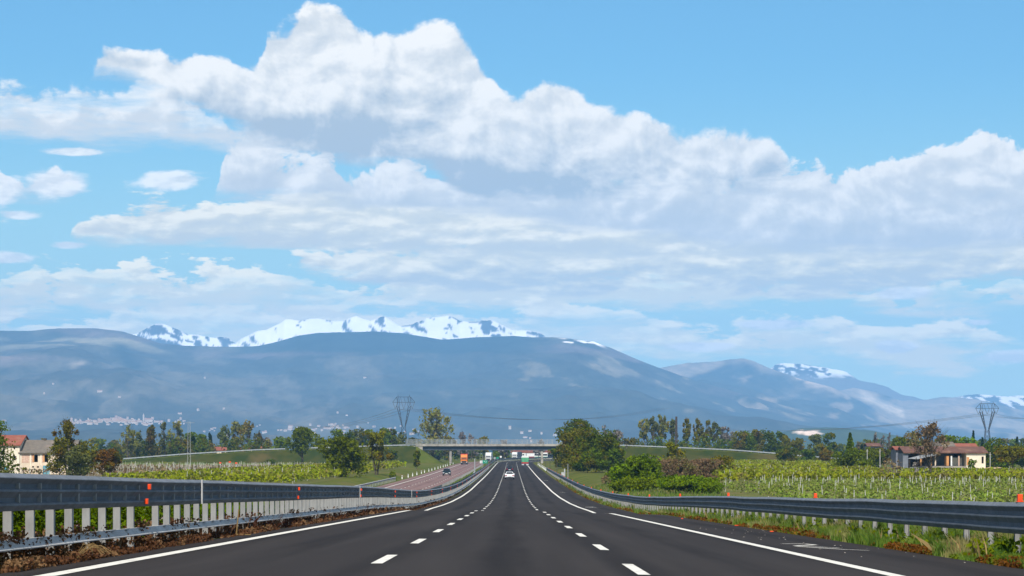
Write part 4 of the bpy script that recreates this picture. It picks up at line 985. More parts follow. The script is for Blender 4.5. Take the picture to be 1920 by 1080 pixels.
for i, (x, d, y, w, mt, lab) in enumerate([
    (1500, 940, 824, 34, 'lf_olive', 'pale low tree right of the grove'),
    (1531, 900, 816, 26, 'lf_grey', 'bluish green tree below the quarry'),
    (1556, 880, 814, 30, 'lf_dark', 'dark tree left of the shaggy conifer'),
    (1545, 700, 834, 26, 'lf_olive', 'yellowish shrub at the end of the guard rail'),
    (1515, 780, 842, 28, 'lf_dark', 'low dark shrub behind the guard rail'),
    (1632, 800, 828, 30, 'lf_olive', 'low tree above the small red roof'),
    (1658, 640, 834, 30, 'lf_olive', 'low tree right of the small red roof'),
    (1640, 630, 839, 34, 'lf_dark', 'dark low tree hiding the wall below the small red roof'),
    (1634, 560, 838, 26, 'lf_mid', 'bush-like tree covering the front of the small red-roofed house'),
    (1622, 650, 842, 26, 'lf_mid', 'low tree left of the small red roof'),
    (1686, 620, 822, 34, 'lf_mid', 'green tree at the left corner of the farmhouse'),
    (1713, 640, 812, 40, 'lf_pale', 'pale tree behind the farmhouse roof'),
    (1782, 640, 816, 60, 'lf_bright', 'bright green tree behind the farmhouse ridge'),
    (1812, 650, 820, 44, 'lf_bright', 'second bright green tree behind the farmhouse ridge'),
    (1866, 560, 822, 44, 'lf_dark', 'dark round tree right of the farmhouse'),
    (1845, 540, 836, 36, 'lf_dark', 'dark tree touching the right wall of the farmhouse'),
    (1888, 560, 838, 40, 'lf_mid', 'mid green tree at the right edge behind the dirt mound'),
    (1918, 570, 832, 40, 'lf_dark', 'dark tree cut by the right edge of the photo')]):
    PT(x, d, y, w, lab, mat=mt, n=2600, crown_lo=0.04)
PT(1594, 520, 811, 34, 'shaggy dark conifer with drooping branches', 'conifer', kind='cone', mat='lf_dark', n=3500, lobes=9, crown_lo=0.05, leaf=0.5)
PT(1593, 470, 842, 52, 'dense green bush at the left of the farmyard', 'bush', kind='round', mat='lf_mid', n=5000, crown_lo=0.0, lobes=16, cat='bush')
PT(1616, 480, 856, 36, 'lower green bush beside the dense bush', 'bush', kind='mound', mat='lf_mid', n=2200, cat='bush')
for x, y, w, lab in ((1825, 806, 15, 'tallest pointed dark conifer behind the farmhouse'), (1842, 819, 10, 'slim dark conifer under the right pylon'), (1907, 818, 18, 'pointed dark conifer near the right edge'), (1616, 833, 7, 'tiny dark conifer above the small red roof')):
    PT(x, 760, y, w, lab, 'conifer', kind='cone', mat='lf_conifer', n=1800, lobes=12, crown_lo=0.03)
PT(1745, 335, 795, 72, 'tall walnut-like tree with bronze leaf tufts in front of the farmhouse', kind='sparse', mat='lf_bronze', bark='bark', n=2600, lobes=90, crown_lo=0.38, trunk_r=0.20, leaf=0.30)
PT(1898, 450, 836, 54, 'brownish round tree with a thin trunk on the dirt at the right', mat='lf_olive', n=3600, crown_lo=0.42, lobes=14, trunk_r=0.16)
PT(1672, 330, 862, 44, 'pale dead shrub with bare white branches in the vineyard', 'shrub', kind='sparse', mat='lf_brown', bark='palebark', n=900, lobes=30, crown_lo=0.1, stems=3, trunk_r=0.09, cat='shrub')
PT(1674, 325, 893, 26, 'small green bush at the foot of the dead shrub', 'bush', kind='mound', mat='lf_mid', n=1000, cat='bush')
PT(1720, 332, 866, 20, 'thin bare sapling left of the bronze tree', 'sapling', kind='sparse', mat='lf_twig', bark='palebark', n=260, lobes=14, crown_lo=0.2, trunk_r=0.06, cat='sapling')
for i, x in enumerate((1641, 1656, 1668, 1681)):
    PT(x, 800, 812+i % 2*4, 14, 'faint bare tree on the skyline, ' + ['leftmost of four','second of four','third of four','rightmost of four'][i], kind='sparse', mat='lf_twig', n=300, lobes=16, crown_lo=0.3, group='faint bare trees')
# far hedges of the plain, each clump a thing
k = 0
for x in list(range(-20, 235, 15)) + list(range(1130, 1190, 14)) + list(range(1560, 1925, 18)):
    k += 1
    PT(x+random.uniform(-4,4), 1300+random.uniform(0,250), random.uniform(824,832), random.uniform(20,30), 'far low tree of the hedge line on the plain', mat=('lf_mid','lf_dark','lf_olive')[k % 3], n=520, crown_lo=0.02, lobes=7, leaf=1.3, group='far hedge trees')

# ------------------------------------------------------------------ vineyards: each trellis row a thing, foliage and posts its parts
vp0 = None
def vine_row(x0, x1, y, hv, dens, leafsize, mat, postgap, posth, label, group, thick=0.5, postmat='vinepost', lean=0.05, slope=0.0):
    global vp0
    L = x1-x0; r = empty('vine_row', (x0, y, -5.0)); r.rotation_euler.z = slope; tag(r, label, 'vine row', group)
    n = int(L*dens*2.0)
    if n > 4:
        xx = rng.random(n)*L; clump = vnoise(xx/1.1+y, xx*0+y*3.1); clump2 = vnoise(xx/9+y*2, xx*0+y)
        keep = clump*0.7+clump2*0.5 > 0.42; xx = xx[keep]; clump = clump[keep]; m_ = len(xx)
        hh = hv*(0.30+0.62*rng.random(m_)**0.8*(0.65+0.5*clump)); yy = rng.normal(size=m_)*thick*0.5
        P = np.stack([xx, yy, hh], 1)
        link('foliage', mesh_from('foliage', *leaf_cards(P, leafsize)), M[mat], r)
    k = 0; x = random.uniform(0, postgap)
    while x < L:
        if vp0 is None:
            vp0 = MB().bar((0,0,-0.2), (0,0,1.0), 0.034, 0.03, 4).build('vine_post', M[postmat], r); o = vp0
        else:
            o = vp0.copy(); COL.objects.link(o); o.parent = r
        o.location = (x, random.gauss(0, 0.1), 0); o.scale = (1.2,1.2,posth*random.uniform(0.85, 1.15)); o.rotation_euler = (random.gauss(0,lean), random.gauss(0,lean), 0)
        x += postgap*random.uniform(0.85, 1.15); k += 1
    return r
# right, far block
y = 324.0; k = 0
while y < 790:
    x0 = 0.097*y + 1.5*math.sin(y/13); x1 = (0.25 if y < 424 else max(0.172*y, 78) if y < 470 else 0.170*y)*y/y if False else ((0.25*y) if y < 424 else (76 if y < 452 else 0.168*y))
    vine_row(x0, x1, y, 1.75, 7.5 if y < 420 else 5.5, 0.42 if y < 450 else 0.6, 'lf_vine', 22.0 if y < 430 else 40.0, 1.9, 'leafy yellow-green vine row of the far block in the right-hand vineyard', 'far right vine rows', thick=0.7)
    y += 3.1 if y < 480 else 4.6
# right, near block of young vines with many thin stakes
y = 162.0
while y < 300:
    vine_row(max(25.0, 0.082*y+3+ (6 if y > 262 else 0)), 0.262*y, y, 1.35, 8.5, 0.21, 'lf_vine2', (4.2 if y > 262 else 16.0), 1.6, 'young vine row with many pale stakes in the near block right of the road', 'near right vine rows', thick=0.9, lean=0.08)
    y += 3.0
# left, bare rows whose pale posts stand close together
y = 418.0
while y < 600:
    x1 = Xlv(y); x0 = -0.232*y
    vine_row(x0, x1, y, 1.5, 1.6, 0.4, 'lf_brown', 3.6, 1.9, 'bare vine row of close pale posts on the left plain', 'bare left vine rows', lean=0.09)
    y += 5.2
# left, green rows between the posts and the reddish road
y = 306.0
while y < 715:
    vine_row(Xlv(y)+1, -31.5 if y < 640 else -38, y, 1.8, 8.5 if y < 450 else 6.0, 0.40 if y < 450 else 0.55, 'lf_vine', 14, 1.9, 'bright yellow-green vine row beside the reddish road on the left', 'green left vine rows', thick=0.8)
    y += 3.2
# gas markers with orange caps
gm = empty('pipeline_marker', (0,0,0)); MB().cyl((0,0,-0.2),(0,0,3.0),0.07,8).build('pole', M['white'], gm); MB().prism([(-0.28,3.0),(0.28,3.0),(0.22,3.32),(-0.22,3.32)], -0.2, 0.2).build('cap', M['orange'], gm)
for k, (x, yt) in enumerate(((413,866.5),(431,865),(443,867))):
    o = gm if k == 0 else copy_tree(gm); o.location = (px2(x, 520), 520, zpx(yt, 520)-3.32)
    tag(o, ['leftmost','middle','rightmost, lower'][k]+' white pole with an orange cap among the left vineyard posts', 'marker pole', 'pipeline marker poles')

# ------------------------------------------------------------------ pylons, masts, poles, cables
def pylon(xp, ytop, label, wpx=42, d=1300.0):
    X = px2(xp, d); zt = zpx(ytop, d); z0 = -5.0; H = zt-z0; W = wpx*d/FPX/2
    r = empty('pylon', (X, d, z0)); tag(r, label, 'pylon')
    zb = H*0.52; zc = H*0.83; b = MB(); th = 0.16
    def seg(p, q, t=th): b.bar(p, q, t, t, 4)
    lev = [0, 0.12, 0.24, 0.34, 0.43, 0.52]; hw = [3.0, 2.5, 2.0, 1.6, 1.3, 1.05]
    for k in range(5):
        for sx in (-1,1):
            for sy in (-1,1):
                seg((sx*hw[k], sy*hw[k], lev[k]*H), (sx*hw[k+1], sy*hw[k+1], lev[k+1]*H), 0.17)
        for sy in (-1,1):
            seg((-hw[k], sy*hw[k], lev[k]*H), (hw[k+1], sy*hw[k+1], lev[k+1]*H), 0.09); seg((hw[k], sy*hw[k], lev[k]*H), (-hw[k+1], sy*hw[k+1], lev[k+1]*H), 0.09)
            seg((sy*hw[k], -hw[k], lev[k]*H), (sy*hw[k+1], hw[k+1], lev[k+1]*H), 0.09)
    b.build('lattice_body', M['lattice'], r)
    b = MB()
    for sx in (-1,1):
        top = (sx*W*0.52, zc); bot = (sx*0.9, zb)
        for sy in (-0.8,0.8):
            seg((bot[0], sy, bot[1]), (top[0]-sx*0.7, sy*0.8, top[1]), 0.17); seg((bot[0]+sx*0.3, sy, bot[1]), (top[0]+sx*0.9, sy*0.8, top[1]), 0.17)
        for k in range(6):
            t0 = k/6; t1 = (k+1)/6; l = lambda t, o: (bot[0]+(top[0]-bot[0]+o)*t, 0.7, bot[1]+(top[1]-bot[1])*t)
            seg(l(t0, -sx*0.7), l(t1, sx*0.9), 0.09); seg(l(t0, sx*0.9), l(t1, -sx*0.7), 0.09)
    b.build('forked_arms', M['lattice'], r)
    b = MB(); zt_ = H*0.965; za = H*0.88
    seg((-W*0.62,0,zt_), (W*0.62,0,zt_), 0.16); seg((-W,0,za), (W,0,za), 0.15)
    for sx in (-1,1):
        seg((sx*W*0.62,0,zt_), (sx*W,0,za), 0.16); seg((sx*W*0.52,0,zc), (sx*W*0.62,0,zt_), 0.17); seg((sx*W*0.35,0,zc), (sx*W*0.45,0,zt_), 0.14); seg((sx*W*.52,0,zt_), (sx*W*0.50,0,H), 0.12)
        for k in range(5): t = -0.62+k*0.31; seg((t*W,0,zt_), ((t+0.15)*W,0,za), 0.09)
    b.build('crossarm', M['lattice'], r)
    for c in (-0.76, 0.0, 0.76):
        b = MB(); b.bar(((c-0.2)*W,0,za),(c*W,0,za-H*0.10),0.16,0.14,4); b.bar(((c+0.2)*W,0,za),(c*W,0,za-H*0.10),0.16,0.14,4); b.build('insulator', M['wire'], r)
    return X, d, z0, H, W, za
pl = pylon(757, 740, 'tall lattice pylon left of the bridge with forked arms', 42)
pr_ = pylon(1851, 753, 'tall lattice pylon above the trees at the right edge', 44)
def cable(a, b_, sag, label, group, r=0.09):
    a = Vector(a); b_ = Vector(b_); m_ = MB(); N = 24
    P = [a.lerp(b_, k/N)-Vector((0,0,sag*4*(k/N)*(1-k/N))) for k in range(N+1)]
    for k in range(N): m_.bar(P[k], P[k+1], r, r, 3)
    o = m_.build('power_cable', M['wire']); tag(o, label, 'cable', group); return o
for (X, d, z0, H, W, za), nm, L, Rr in ((pl, 'left', (-260, 2300, 36), (150, 2100, 42)), (pr_, 'right', (150, 2400, 34), (520, 1900, 48))):
    for c, cn in ((-0.76,'outer left'),(0,'middle'),(0.76,'outer right')):
        p = (X+c*W, d, z0+za-H*0.10)
        cable(p, (L[0]+c*W, L[1], L[2]), 11, '%s power cable hanging leftwards from the %s pylon' % (cn, nm), 'power cables')
        cable(p, (Rr[0]+c*W, Rr[1], Rr[2]), 9, '%s power cable hanging rightwards from the %s pylon' % (cn, nm), 'power cables')
# thin twin-leg mast in the left vineyard
X = px2(354.5, 430); r = empty('lattice_mast', (X, 430, -5)); tag(r, 'slim pale two-legged lattice mast standing in the left vineyard', 'mast')
b = MB(); Hm = zpx(790, 430)+5
for sx in (-1,1): b.bar((sx*0.36,0,-0.2),(sx*0.20,0,Hm),0.045,0.04,4)
b.build('leg', M['railgrey'], r); b = MB()
for k in range(22): t0=k/22; t1=(k+1)/22; w0=0.36-0.16*t0; w1=0.36-0.16*t1; b.bar(((-1)**k*w0,0,Hm*t0),((-1)**(k+1)*w1,0,Hm*t1),0.014,0.014,3)
b.bar((-1.1,0,Hm-0.3),(1.1,0,Hm-0.3),0.04,0.04,4); b.build('bracing', M['railgrey'], r)
# dark double utility pole in front of the slender tree row
X = px2(1268, 880); g0 = ground_at(X, 842); r = empty('utility_pole', (px2(1268, 842), 842, g0)); tag(r, 'dark double wooden utility pole between the slender trees', 'utility pole')
for sx in (-0.35, 0.35): MB().bar((sx,0,-0.3),(sx*0.6,0,zpx(781,842)-g0),0.26,0.22,8).build('pole', M['wood'], r)
b = MB(); 
for t in (0.3,0.55,0.8,0.96): b.bar((-0.4,0,t*(zpx(781,842)-g0)),(0.4,0,t*(zpx(781,842)-g0)),0.07,0.07,4)
b.build('crosspiece', M['wood'], r)
# pale concrete poles near the farmhouse
for k, (x, d, yt, yb, lab) in enumerate(((1626,480,842,870,'pale pole by the white tarpaulin left of the farmyard'),(1650,480,842,872,'pale pole just left of the dead shrub'),(1674,480,843,872,'pale pole left of the farmhouse wall'),(1856.5,440,848,876,'pale pole right of the farmhouse'),(1599,500,838,848,'short pale pole in front of the shaggy conifer'))):
    r = empty('pole', (px2(x,d), d, -5)); tag(r, lab, 'pole'); zt = zpx(yt,d)+5
    MB().bar((0,0,-0.2),(0,0,zt),0.09,0.075,8).build('shaft', M['vinepost'], r); MB().box(-0.25,0.25,-0.04,0.04,zt-0.5,zt-0.42).build('crosspiece', M['vinepost'], r)
# thin posts on the right verge
for k, (d, u, h) in enumerate(((415,11.0,3.2),(559,11.9,3.0),(650,11.7,2.6),(720,11.5,2.4))):
    r = empty('verge_post', (OX+u, d, float(zr(d))-0.4)); tag(r, ['tall pale metal post on the right verge, nearest the camera','dark thin post on the right verge by the tree cluster','thin post, third on the right verge','farthest thin post on the right verge before the bridge'][k], 'post')
    MB().bar((0,0,-0.2),(0,0,h+0.1),0.07,0.06,8).build('shaft', M['railgrey'] if k == 0 else M['wood'], r); MB().box(-0.1,0.1,-0.1,0.1,h+0.1,h+0.16).build('cap', M['railgrey'], r)
# grey cabinets behind the right barrier
for k, (d, u, h, w) in enumerate(((432,10.45,1.55,0.75),(437,10.9,2.2,0.28))):
    r = empty('roadside_cabinet', (OX+u, d, float(zr(d))-0.36)); tag(r, ['pale grey roadside cabinet behind the right barrier','narrow upright box beside the grey roadside cabinet'][k], 'cabinet')
    MB().box(-w/2,w/2,-0.25,0.25,0.1,h).build('body', M['railgrey'], r, bevel=0.02); MB().box(-w/2+0.06,w/2-0.06,-0.275,-0.252,0.25,h-0.12).build('door', M['galvlow'], r); MB().box(-w/2-0.05,w/2+0.05,-0.3,0.3,-0.3,0.098).build('base', M['concrete'], r)
# median post with box, signs
r = empty('camera_post', (OX-7.5, 436, float(zr(436)))); tag(r, 'grey steel post with a box at its base in the grass median', 'post')
MB().bar((0,0,-0.2),(0,0,3.9),0.13,0.11,8).build('shaft', M['railgrey'], r); MB().box(-0.3,0.9,-0.3,0.3,0.0,1.15).build('base_box', M['railgrey'], r, bevel=0.03)
dS = 560
r = empty('road_sign', (px2(909.3,dS), dS, float(zr(dS)))); tag(r, 'green road sign with white arrow marks in the median', 'sign')
zc = zpx(866,dS)-float(zr(dS)); b = MB().box(-0.68,0.68,-0.03,0.03,zc-0.42,zc+0.42); b.build('panel', M['signgreen'], r)
b = MB(); b.bar((-0.30,-0.035,zc+0.24),(-0.12,-0.035,zc-0.02),0.05,0.05,4); b.bar((0.0,-0.035,zc+0.24),(-0.12,-0.035,zc-0.02),0.05,0.05,4); b.bar((0.2,-0.035,zc-0.15),(0.5,-0.035,zc+0.15),0.05,0.05,4); b.build('lettering', M['white'], r)
for sx in (-0.45,0.45): MB().bar((sx,0.06,-0.2),(sx,0.06,zc+0.3),0.03,0.03,6).build('leg', M['galvpost'], r)
r = empty('road_sign', (px2(902.3,dS-3), dS-3, float(zr(dS)))); tag(r, 'small square white sign beside the green sign in the median', 'sign')
MB().box(-0.36,0.36,-0.02,0.02,zc-0.34,zc+0.34).build('panel', M['white'], r); MB().box(-0.12,0.10,-0.03,-0.023,zc-0.16,zc+0.12).build('lettering', M['bluewall'], r); MB().bar((0.0,0.05,-0.2),(0.0,0.05,zc+0.3),0.035,0.035,6).build('leg', M['galvpost'], r)
r = empty('sign_pole', (px2(904.7,dS-8), dS-8, float(zr(dS)))); tag(r, 'bare thin pole between the white and the green sign', 'pole'); MB().bar((0,0,-0.2),(0,0,3.1),0.045,0.04,6).build('shaft', M['railgrey'], r); MB().box(-0.06,0.06,-0.06,0.06,3.1,3.16).build('cap', M['railgrey'], r)
for k, (x, d, yc, rr, mt, lab) in enumerate(((927.5,760,859,0.40,'railgrey','round grey sign back in the median'),(932.8,800,858.5,0.42,'signgreen','small dark green sign in the median beyond the round one'),(939,840,856.5,0.42,'white','round pale sign on a pole at the far end of the median'))):
    z0 = float(zr(d)); r = empty('road_sign', (px2(x,d), d, z0)); tag(r, lab, 'sign'); zz = zpx(yc,d)-z0
    (MB().cyl((0,-0.02,zz),(0,0.02,zz),rr,16) if k != 1 else MB().box(-rr,rr,-0.02,0.02,zz-rr*0.8,zz+rr*0.8)).build('panel', M[mt], r); MB().bar((0,0.05,-0.2),(0,0.05,zz),0.04,0.04,6).build('leg', M['galvpost'], r)

# ------------------------------------------------------------------ buildings
def gable(b, x0, x1, y0, y1, ze, zr_, over=0.35, th=0.18, hip=0.0):
    """tiled gable roof, ridge along x"""
    ym = (y0+y1)/2; x0 -= over; x1 += over; y0 -= over*1.3; y1 += over*1.3
    sl_ = (zr_-ze)/((y1-y0)/2-over*1.3); e = ze-over*1.3*sl_
    P = [(x0,y0,e),(x1,y0,e),(x1-hip,ym,zr_),(x0+hip,ym,zr_),(x1,y1,e),(x0,y1,e)]
    Q = [(x,y,z+th) for x,y,z in P]
    b.poly(P+Q, [(0,3,2,1),(3,5,4,2),(6,7,8,9),(9,8,10,11),(0,1,7,6),(4,5,11,10),(1,2,8,7),(2,4,10,8),(0,6,9,3),(3,9,11,5)])
    return b
def wall_with_holes(x0, x1, z0, z1, holes, y, th=0.35):
    """front wall at y (facing -y) with rectangular openings"""
    b = MB(); xs_ = sorted(set([x0,x1]+[h for a in holes for h in (a[0],a[1])])); zs_ = sorted(set([z0,z1]+[h for a in holes for h in (a[2],a[3])]))
    for i in range(len(xs_)-1):
        for j in range(len(zs_)-1):
            mx = (xs_[i]+xs_[i+1])/2; mz = (zs_[j]+zs_[j+1])/2
            if any(a[0] < mx < a[1] and a[2] < mz < a[3] for a in holes): continue
            b.box(xs_[i], xs_[i+1], y, y+th, zs_[j], zs_[j+1])
    return b
# left: grey-roofed barn with arches, joined to a taller red-roofed farmhouse
D = 450.0; fx = lambda p: px2(p, D); fz_ = lambda p: zpx(p, D)
bx = fx(38); barn = empty('barn', (bx, D, -5)); tag(barn, 'cream barn with a grey-brown tiled roof, dark arches and a faded blue door', 'barn')
L = fx(138)-bx; He = fz_(848)+5; Hr = fz_(828)+5; q = lambda p: fx(p)-bx; zz = lambda p: fz_(p)+5
holes = [(q(64),q(71),zz(866.5),zz(852)),(q(83.5),q(90.5),zz(866.5),zz(851.5)),(q(60),q(64),zz(877),zz(874)),(q(69),q(73),zz(877),zz(874)),(q(80.5),q(93),-0.2,zz(873))]
wall_with_holes(0, L, -0.3, He, holes, 0).box(0.01,0.35,0.351,9,-0.3,He).box(L-0.35,L-0.01,0.351,9,-0.3,He).box(0.351,L-0.351,8.65,9,-0.3,He).build('wall', M['cream'], barn)
MB().prism([(0.36,0.351),(0.36,0.352),(L-0.36,0.36)], 0.4, 0.41)
b = MB(); b.box(0.36,L-0.36,2.2,2.3,-0.2,He-0.1).build('inner_wall', M['darkopen'], barn)
gable(MB(), 0, L, 0, 9, He, Hr+0.2).build('roof', M['greytile'], barn)
for x0, x1 in ((q(64),q(71)),(q(83.5),q(90.5))):      # arch heads and orange reveals
    w = x1-x0; b = MB(); N = 8; zt = zz(852); pts = [(x0, zt), (x0, zt-w/2)]
    for k in range(N+1): a = math.pi-math.pi*k/N; pts.append((x0+w/2+math.cos(a)*w/2, zt-w/2+math.sin(a)*w/2))
    pts.append((x1, zt)); pts = pts[:1]+pts[1:]
    b.prism([(x0-0.001,zt+0.002)]+[(p[0],p[1]) for p in pts[1:2+N//2+1]], -0.004, 0.2); b.prism([(x1+0.001,zt+0.002)]+[(p[0],p[1]) for p in reversed(pts[2+N//2:2+N+1])], -0.004, 0.2)
    b.build('arch_head', M['cream'], barn)
    MB().box(x0-w*0.85,x0-0.02,-0.03,-0.003,zz(867),zz(851)).build('panel', M['brick'], barn)
    MB().box(x0-0.30,x0-0.004,-0.06,-0.032,zz(866),zz(852)).build('reveal', M['orangewall'], barn)
MB().box(q(41),q(55),-0.04,-0.003,zz(867.5),zz(852)).build('panel', M['brick'], barn)
for p in (39,57.5,77,95,106): MB().box(q(p)-0.12,q(p)+0.16,-0.10,-0.005,0,He-0.3).build('pilaster', M['creamhouse'], barn)
MB().box(q(80.5)+0.02,q(86.6),0.03,0.10,-0.2,zz(873)-0.03).box(q(86.9),q(93)-0.02,0.03,0.10,-0.2,zz(873)-0.03).build('door', M['blueDoor'], barn)
MB().box(L*0.36,L*0.36+0.5,4.2,4.8,Hr-0.2,Hr+0.7).build('chimney', M['bark'], barn)
hx0 = fx(-26); house = empty('farmhouse', (hx0, D-0.3, -5)); tag(house, 'cream farmhouse with a red tiled roof at the left edge of the photo', 'house')
L2 = fx(37.4)-hx0; He2 = zz(834); Hr2 = zz(817); q2 = lambda p: fx(p)-hx0
hl = [(q2(25.5),q2(30),zz(863),zz(855)),(q2(26),q2(29),zz(842.5),zz(837)),(q2(8),q2(16),-0.2,zz(875)),(q2(4),q2(9),zz(863),zz(855))]
wall_with_holes(0, L2, -0.3, He2, hl, 0).poly([(L2,0.0,-0.3),(L2,10,-0.3),(L2,10,He2),(L2,5,Hr2),(L2,0.0,He2),(L2-0.3,0.351,-0.3),(L2-0.3,10,-0.3),(L2-0.3,10,He2),(L2-0.3,5,Hr2),(L2-0.3,0.351,He2)],[(0,1,2,3,4),(9,8,7,6,5)]).box(0,L2-0.31,9.6,10,-0.3,He2).build('wall', M['creamhouse'], house)
MB().box(0.36,L2-0.4,0.6,0.7,0,He2-0.1).build('inner_wall', M['darkopen'], house)
MB().box(q2(8)+.02,q2(16)-.02,0.04,0.1,-0.2,zz(875)-.03).build('door', M['blueDoor'], house)
MB().box(q2(30.3),q2(31.5),-0.06,-0.004,zz(863),zz(855)).box(q2(24),q2(25.3),-0.06,-0.004,zz(863),zz(855)).build('shutter', M['wood'], house)
gable(MB(), 0, L2, 0, 10, He2, Hr2).build('roof', M['redtile'], house)
# long low red roofs behind the left embankment
for k, (xa, xb, yt, yb, lab) in enumerate(((401,448,838.5,844.5,'long low building whose red roof shows above the left guard rail'),(468,501,838,842,'shorter low building with a red roof right of the airy trees'),(331,345,840,848,'small cream house with an orange roof behind the guard rail'))):
    d = 940+k*6; X = px2(xa,d); Wd = px2(xb,d)-X; r = empty('low_building', (X, d, -5)); tag(r, lab, 'building')
    ze = zpx(yb,d)+5; MB().box(0,Wd,0,9,-0.3,ze).build('wall', M['creamhouse'], r); gable(MB(),0,Wd,0,9,ze+0.01,zpx(yt,d)+5).build('roof', M['redtile'], r)
    MB().box(Wd*0.3,Wd*0.4,-0.05,-0.003,ze-2.0,ze-0.8).build('window', M['darkopen'], r)
# small red roofs far right of centre
for k, (xa, xb, yt, yb, lab) in enumerate(((1627,1650,831.5,836.5,'small house with a faded red roof left of the farmhouse'),(1652,1660,838,860,'narrow pale grey shed behind the bare trees'))):
    d = 700; X = px2(xa,d); Wd = px2(xb,d)-X; r = empty('small_house', (X, d+k*8, -5)); tag(r, lab, 'house'); ze = zpx(yb,d)+5 if k == 0 else zpx(838,d)+5
    MB().box(0,Wd,0,7,-0.3,ze).build('wall', M['bluewall'], r); gable(MB(),0,Wd,0,7,ze+0.01,zpx(yt,d)+5).build('roof', M['browntile'], r); MB().box(Wd*.2,Wd*.4,-0.05,-0.003,1.0,2.4).build('window', M['darkopen'], r)
# right farmhouse: open loggia over a dark ground floor, cream right wing
D = 440.0; x0_ = fx(1693); fh = empty('farmhouse', (px2(1693,D), D, -5)); tag(fh, 'half-ruined farmhouse with brown-red roofs, open loggia and a cream right wing', 'house')
q = lambda p: px2(p,D)-px2(1693,D); zz = lambda p: zpx(p,D)+5; WZ = q(1848)
# right wing
hl = [(q(1840.5),q(1844.5),zz(869),zz(856)),(q(1841.5),q(1845),zz(886),zz(880))]
wall_with_holes(q(1812), WZ, -0.3, zz(850), hl, 0).box(WZ-0.35,WZ-0.001,0.351,9,-0.3,zz(850)).box(q(1812)+.001,q(1812)+0.3,0.351,9,-0.3,zz(850)).build('right_wing_wall', M['creamhouse'], fh)
MB().box(q(1812)+.31,WZ-.36,0.7,0.8,0,zz(851)).build('inner_wall', M['darkopen'], fh)
MB().box(q(1812)+0.05,q(1817),-0.06,-0.004,zz(872),zz(857)).build('patch', M['orangewall'], fh)
# loggia
MB().box(q(1726),q(1812)-0.002,-0.2,5.8,zz(877),zz(874)).build('floor_slab', M['concrete'], fh)
MB().box(q(1702),q(1812)-0.01,5.81,6.1,-0.3,zz(851)).build('back_wall', M['darkopen'], fh)
MB().box(q(1790),q(1809),2.6,2.8,zz(874)+.002,zz(858)).build('loggia_wall', M['creamhouse'], fh)
MB().box(q(1775),q(1780),2.0,2.3,zz(874)+.002,zz(856)).build('loggia_pier', M['orangewall'], fh)
for p, w_, mt in ((1727,0.35,'orangewall'),(1746,0.28,'orangewall'),(1754,0.25,'cream'),(1777,0.5,'orangewall'),(1784,0.3,'white'),(1798,0.25,'brick')):
    MB().box(q(p)-w_/2,q(p)+w_/2,0.02,0.32,zz(874)+.003,zz(855)).build('column', M[mt], fh)
MB().box(q(1811)-0.35,q(1811)-0.02,-0.3,0.0,-0.2,zz(877)-.002).build('prop', M['brick'], fh)
MB().box(q(1765),q(1765)+0.2,0.0,0.2,-0.2,zz(877)-.002).build('prop', M['wood'], fh)
for k in range(11): x = q(1728)+k*0.8; 
MB().box(q(1727),q(1811)-.02,-0.24,-0.205,zz(874)+.02,zz(874)+0.08).build('rail', M['wood'], fh)
# left wall, bluish grey plaster
MB().box(q(1693),q(1703),0.0,0.3,-0.3,zz(850)).box(q(1693),q(1693)+.3,0.301,9,-0.3,zz(850)).build('left_wall', M['bluewall'], fh)
MB().box(q(1706),q(1726),0.5,0.8,-0.3,zz(876)).build('low_wall', M['bluewall'], fh)
MB().box(q(1726),q(1731),0.1,0.3,-0.2,zz(877)-.05).build('tarpaulin', M['blueDoor'], fh)
# roofs
gable(MB(), q(1696), q(1853)-0.35, 0, 9, zz(849), zz(840)+0.15, over=0.3).build('roof', M['browntile'], fh)
gable(MB(), q(1796), q(1846), 6.5, 13, zz(842), zz(832.5), over=0.3).build('rear_roof', M['redtile'], fh)
gable(MB(), q(1752), q(1799), 5.2, 11, zz(838), zz(829.5), over=0.3).build('rear_roof', M['greytile'], fh)
MB().box(q(1752),q(1799),5.6,10.6,0,zz(838)).box(q(1799)+.01,q(1846),6.9,12.6,0,zz(842)).build('rear_wall', M['bluewall'], fh)
b = MB(); b.poly([(q(1698),-3.0,zz(860)),(q(1716),-3.2,zz(861)),(q(1762),-0.4,zz(852)),(q(1742),-0.2,zz(850.5)),(q(1698),-3.0,zz(860)+.1),(q(1716),-3.2,zz(861)+.1),(q(1762),-0.4,zz(852)+.1),(q(1742),-0.2,zz(850.5)+.1)],[(0,3,2,1),(4,5,6,7),(0,1,5,4),(1,2,6,5),(2,3,7,6),(3,0,4,7)]); b.build('canopy', M['greyroof'], fh)
for p in (1701,1716): MB().box(q(p)-.06,q(p)+.06,-2.9,-2.78,-0.2,zz(861)).build('canopy_post', M['wood'], fh)
MB().box(q(1778),q(1778)+0.5,3.6,4.1,zz(842),zz(833)).build('chimney', M['cream'], fh)
lo_ = empty('outbuilding', (px2(1680,D+6), D+6, -5)); tag(lo_, 'low red-roofed outbuilding attached behind the left corner of the farmhouse', 'outbuilding')
MB().box(0,1.9,0,6,-0.3,zz(843)).build('wall', M['bluewall'], lo_); gable(MB(),0,1.9,0,6,zz(843)+.01,zz(838)).build('roof', M['redtile'], lo_)
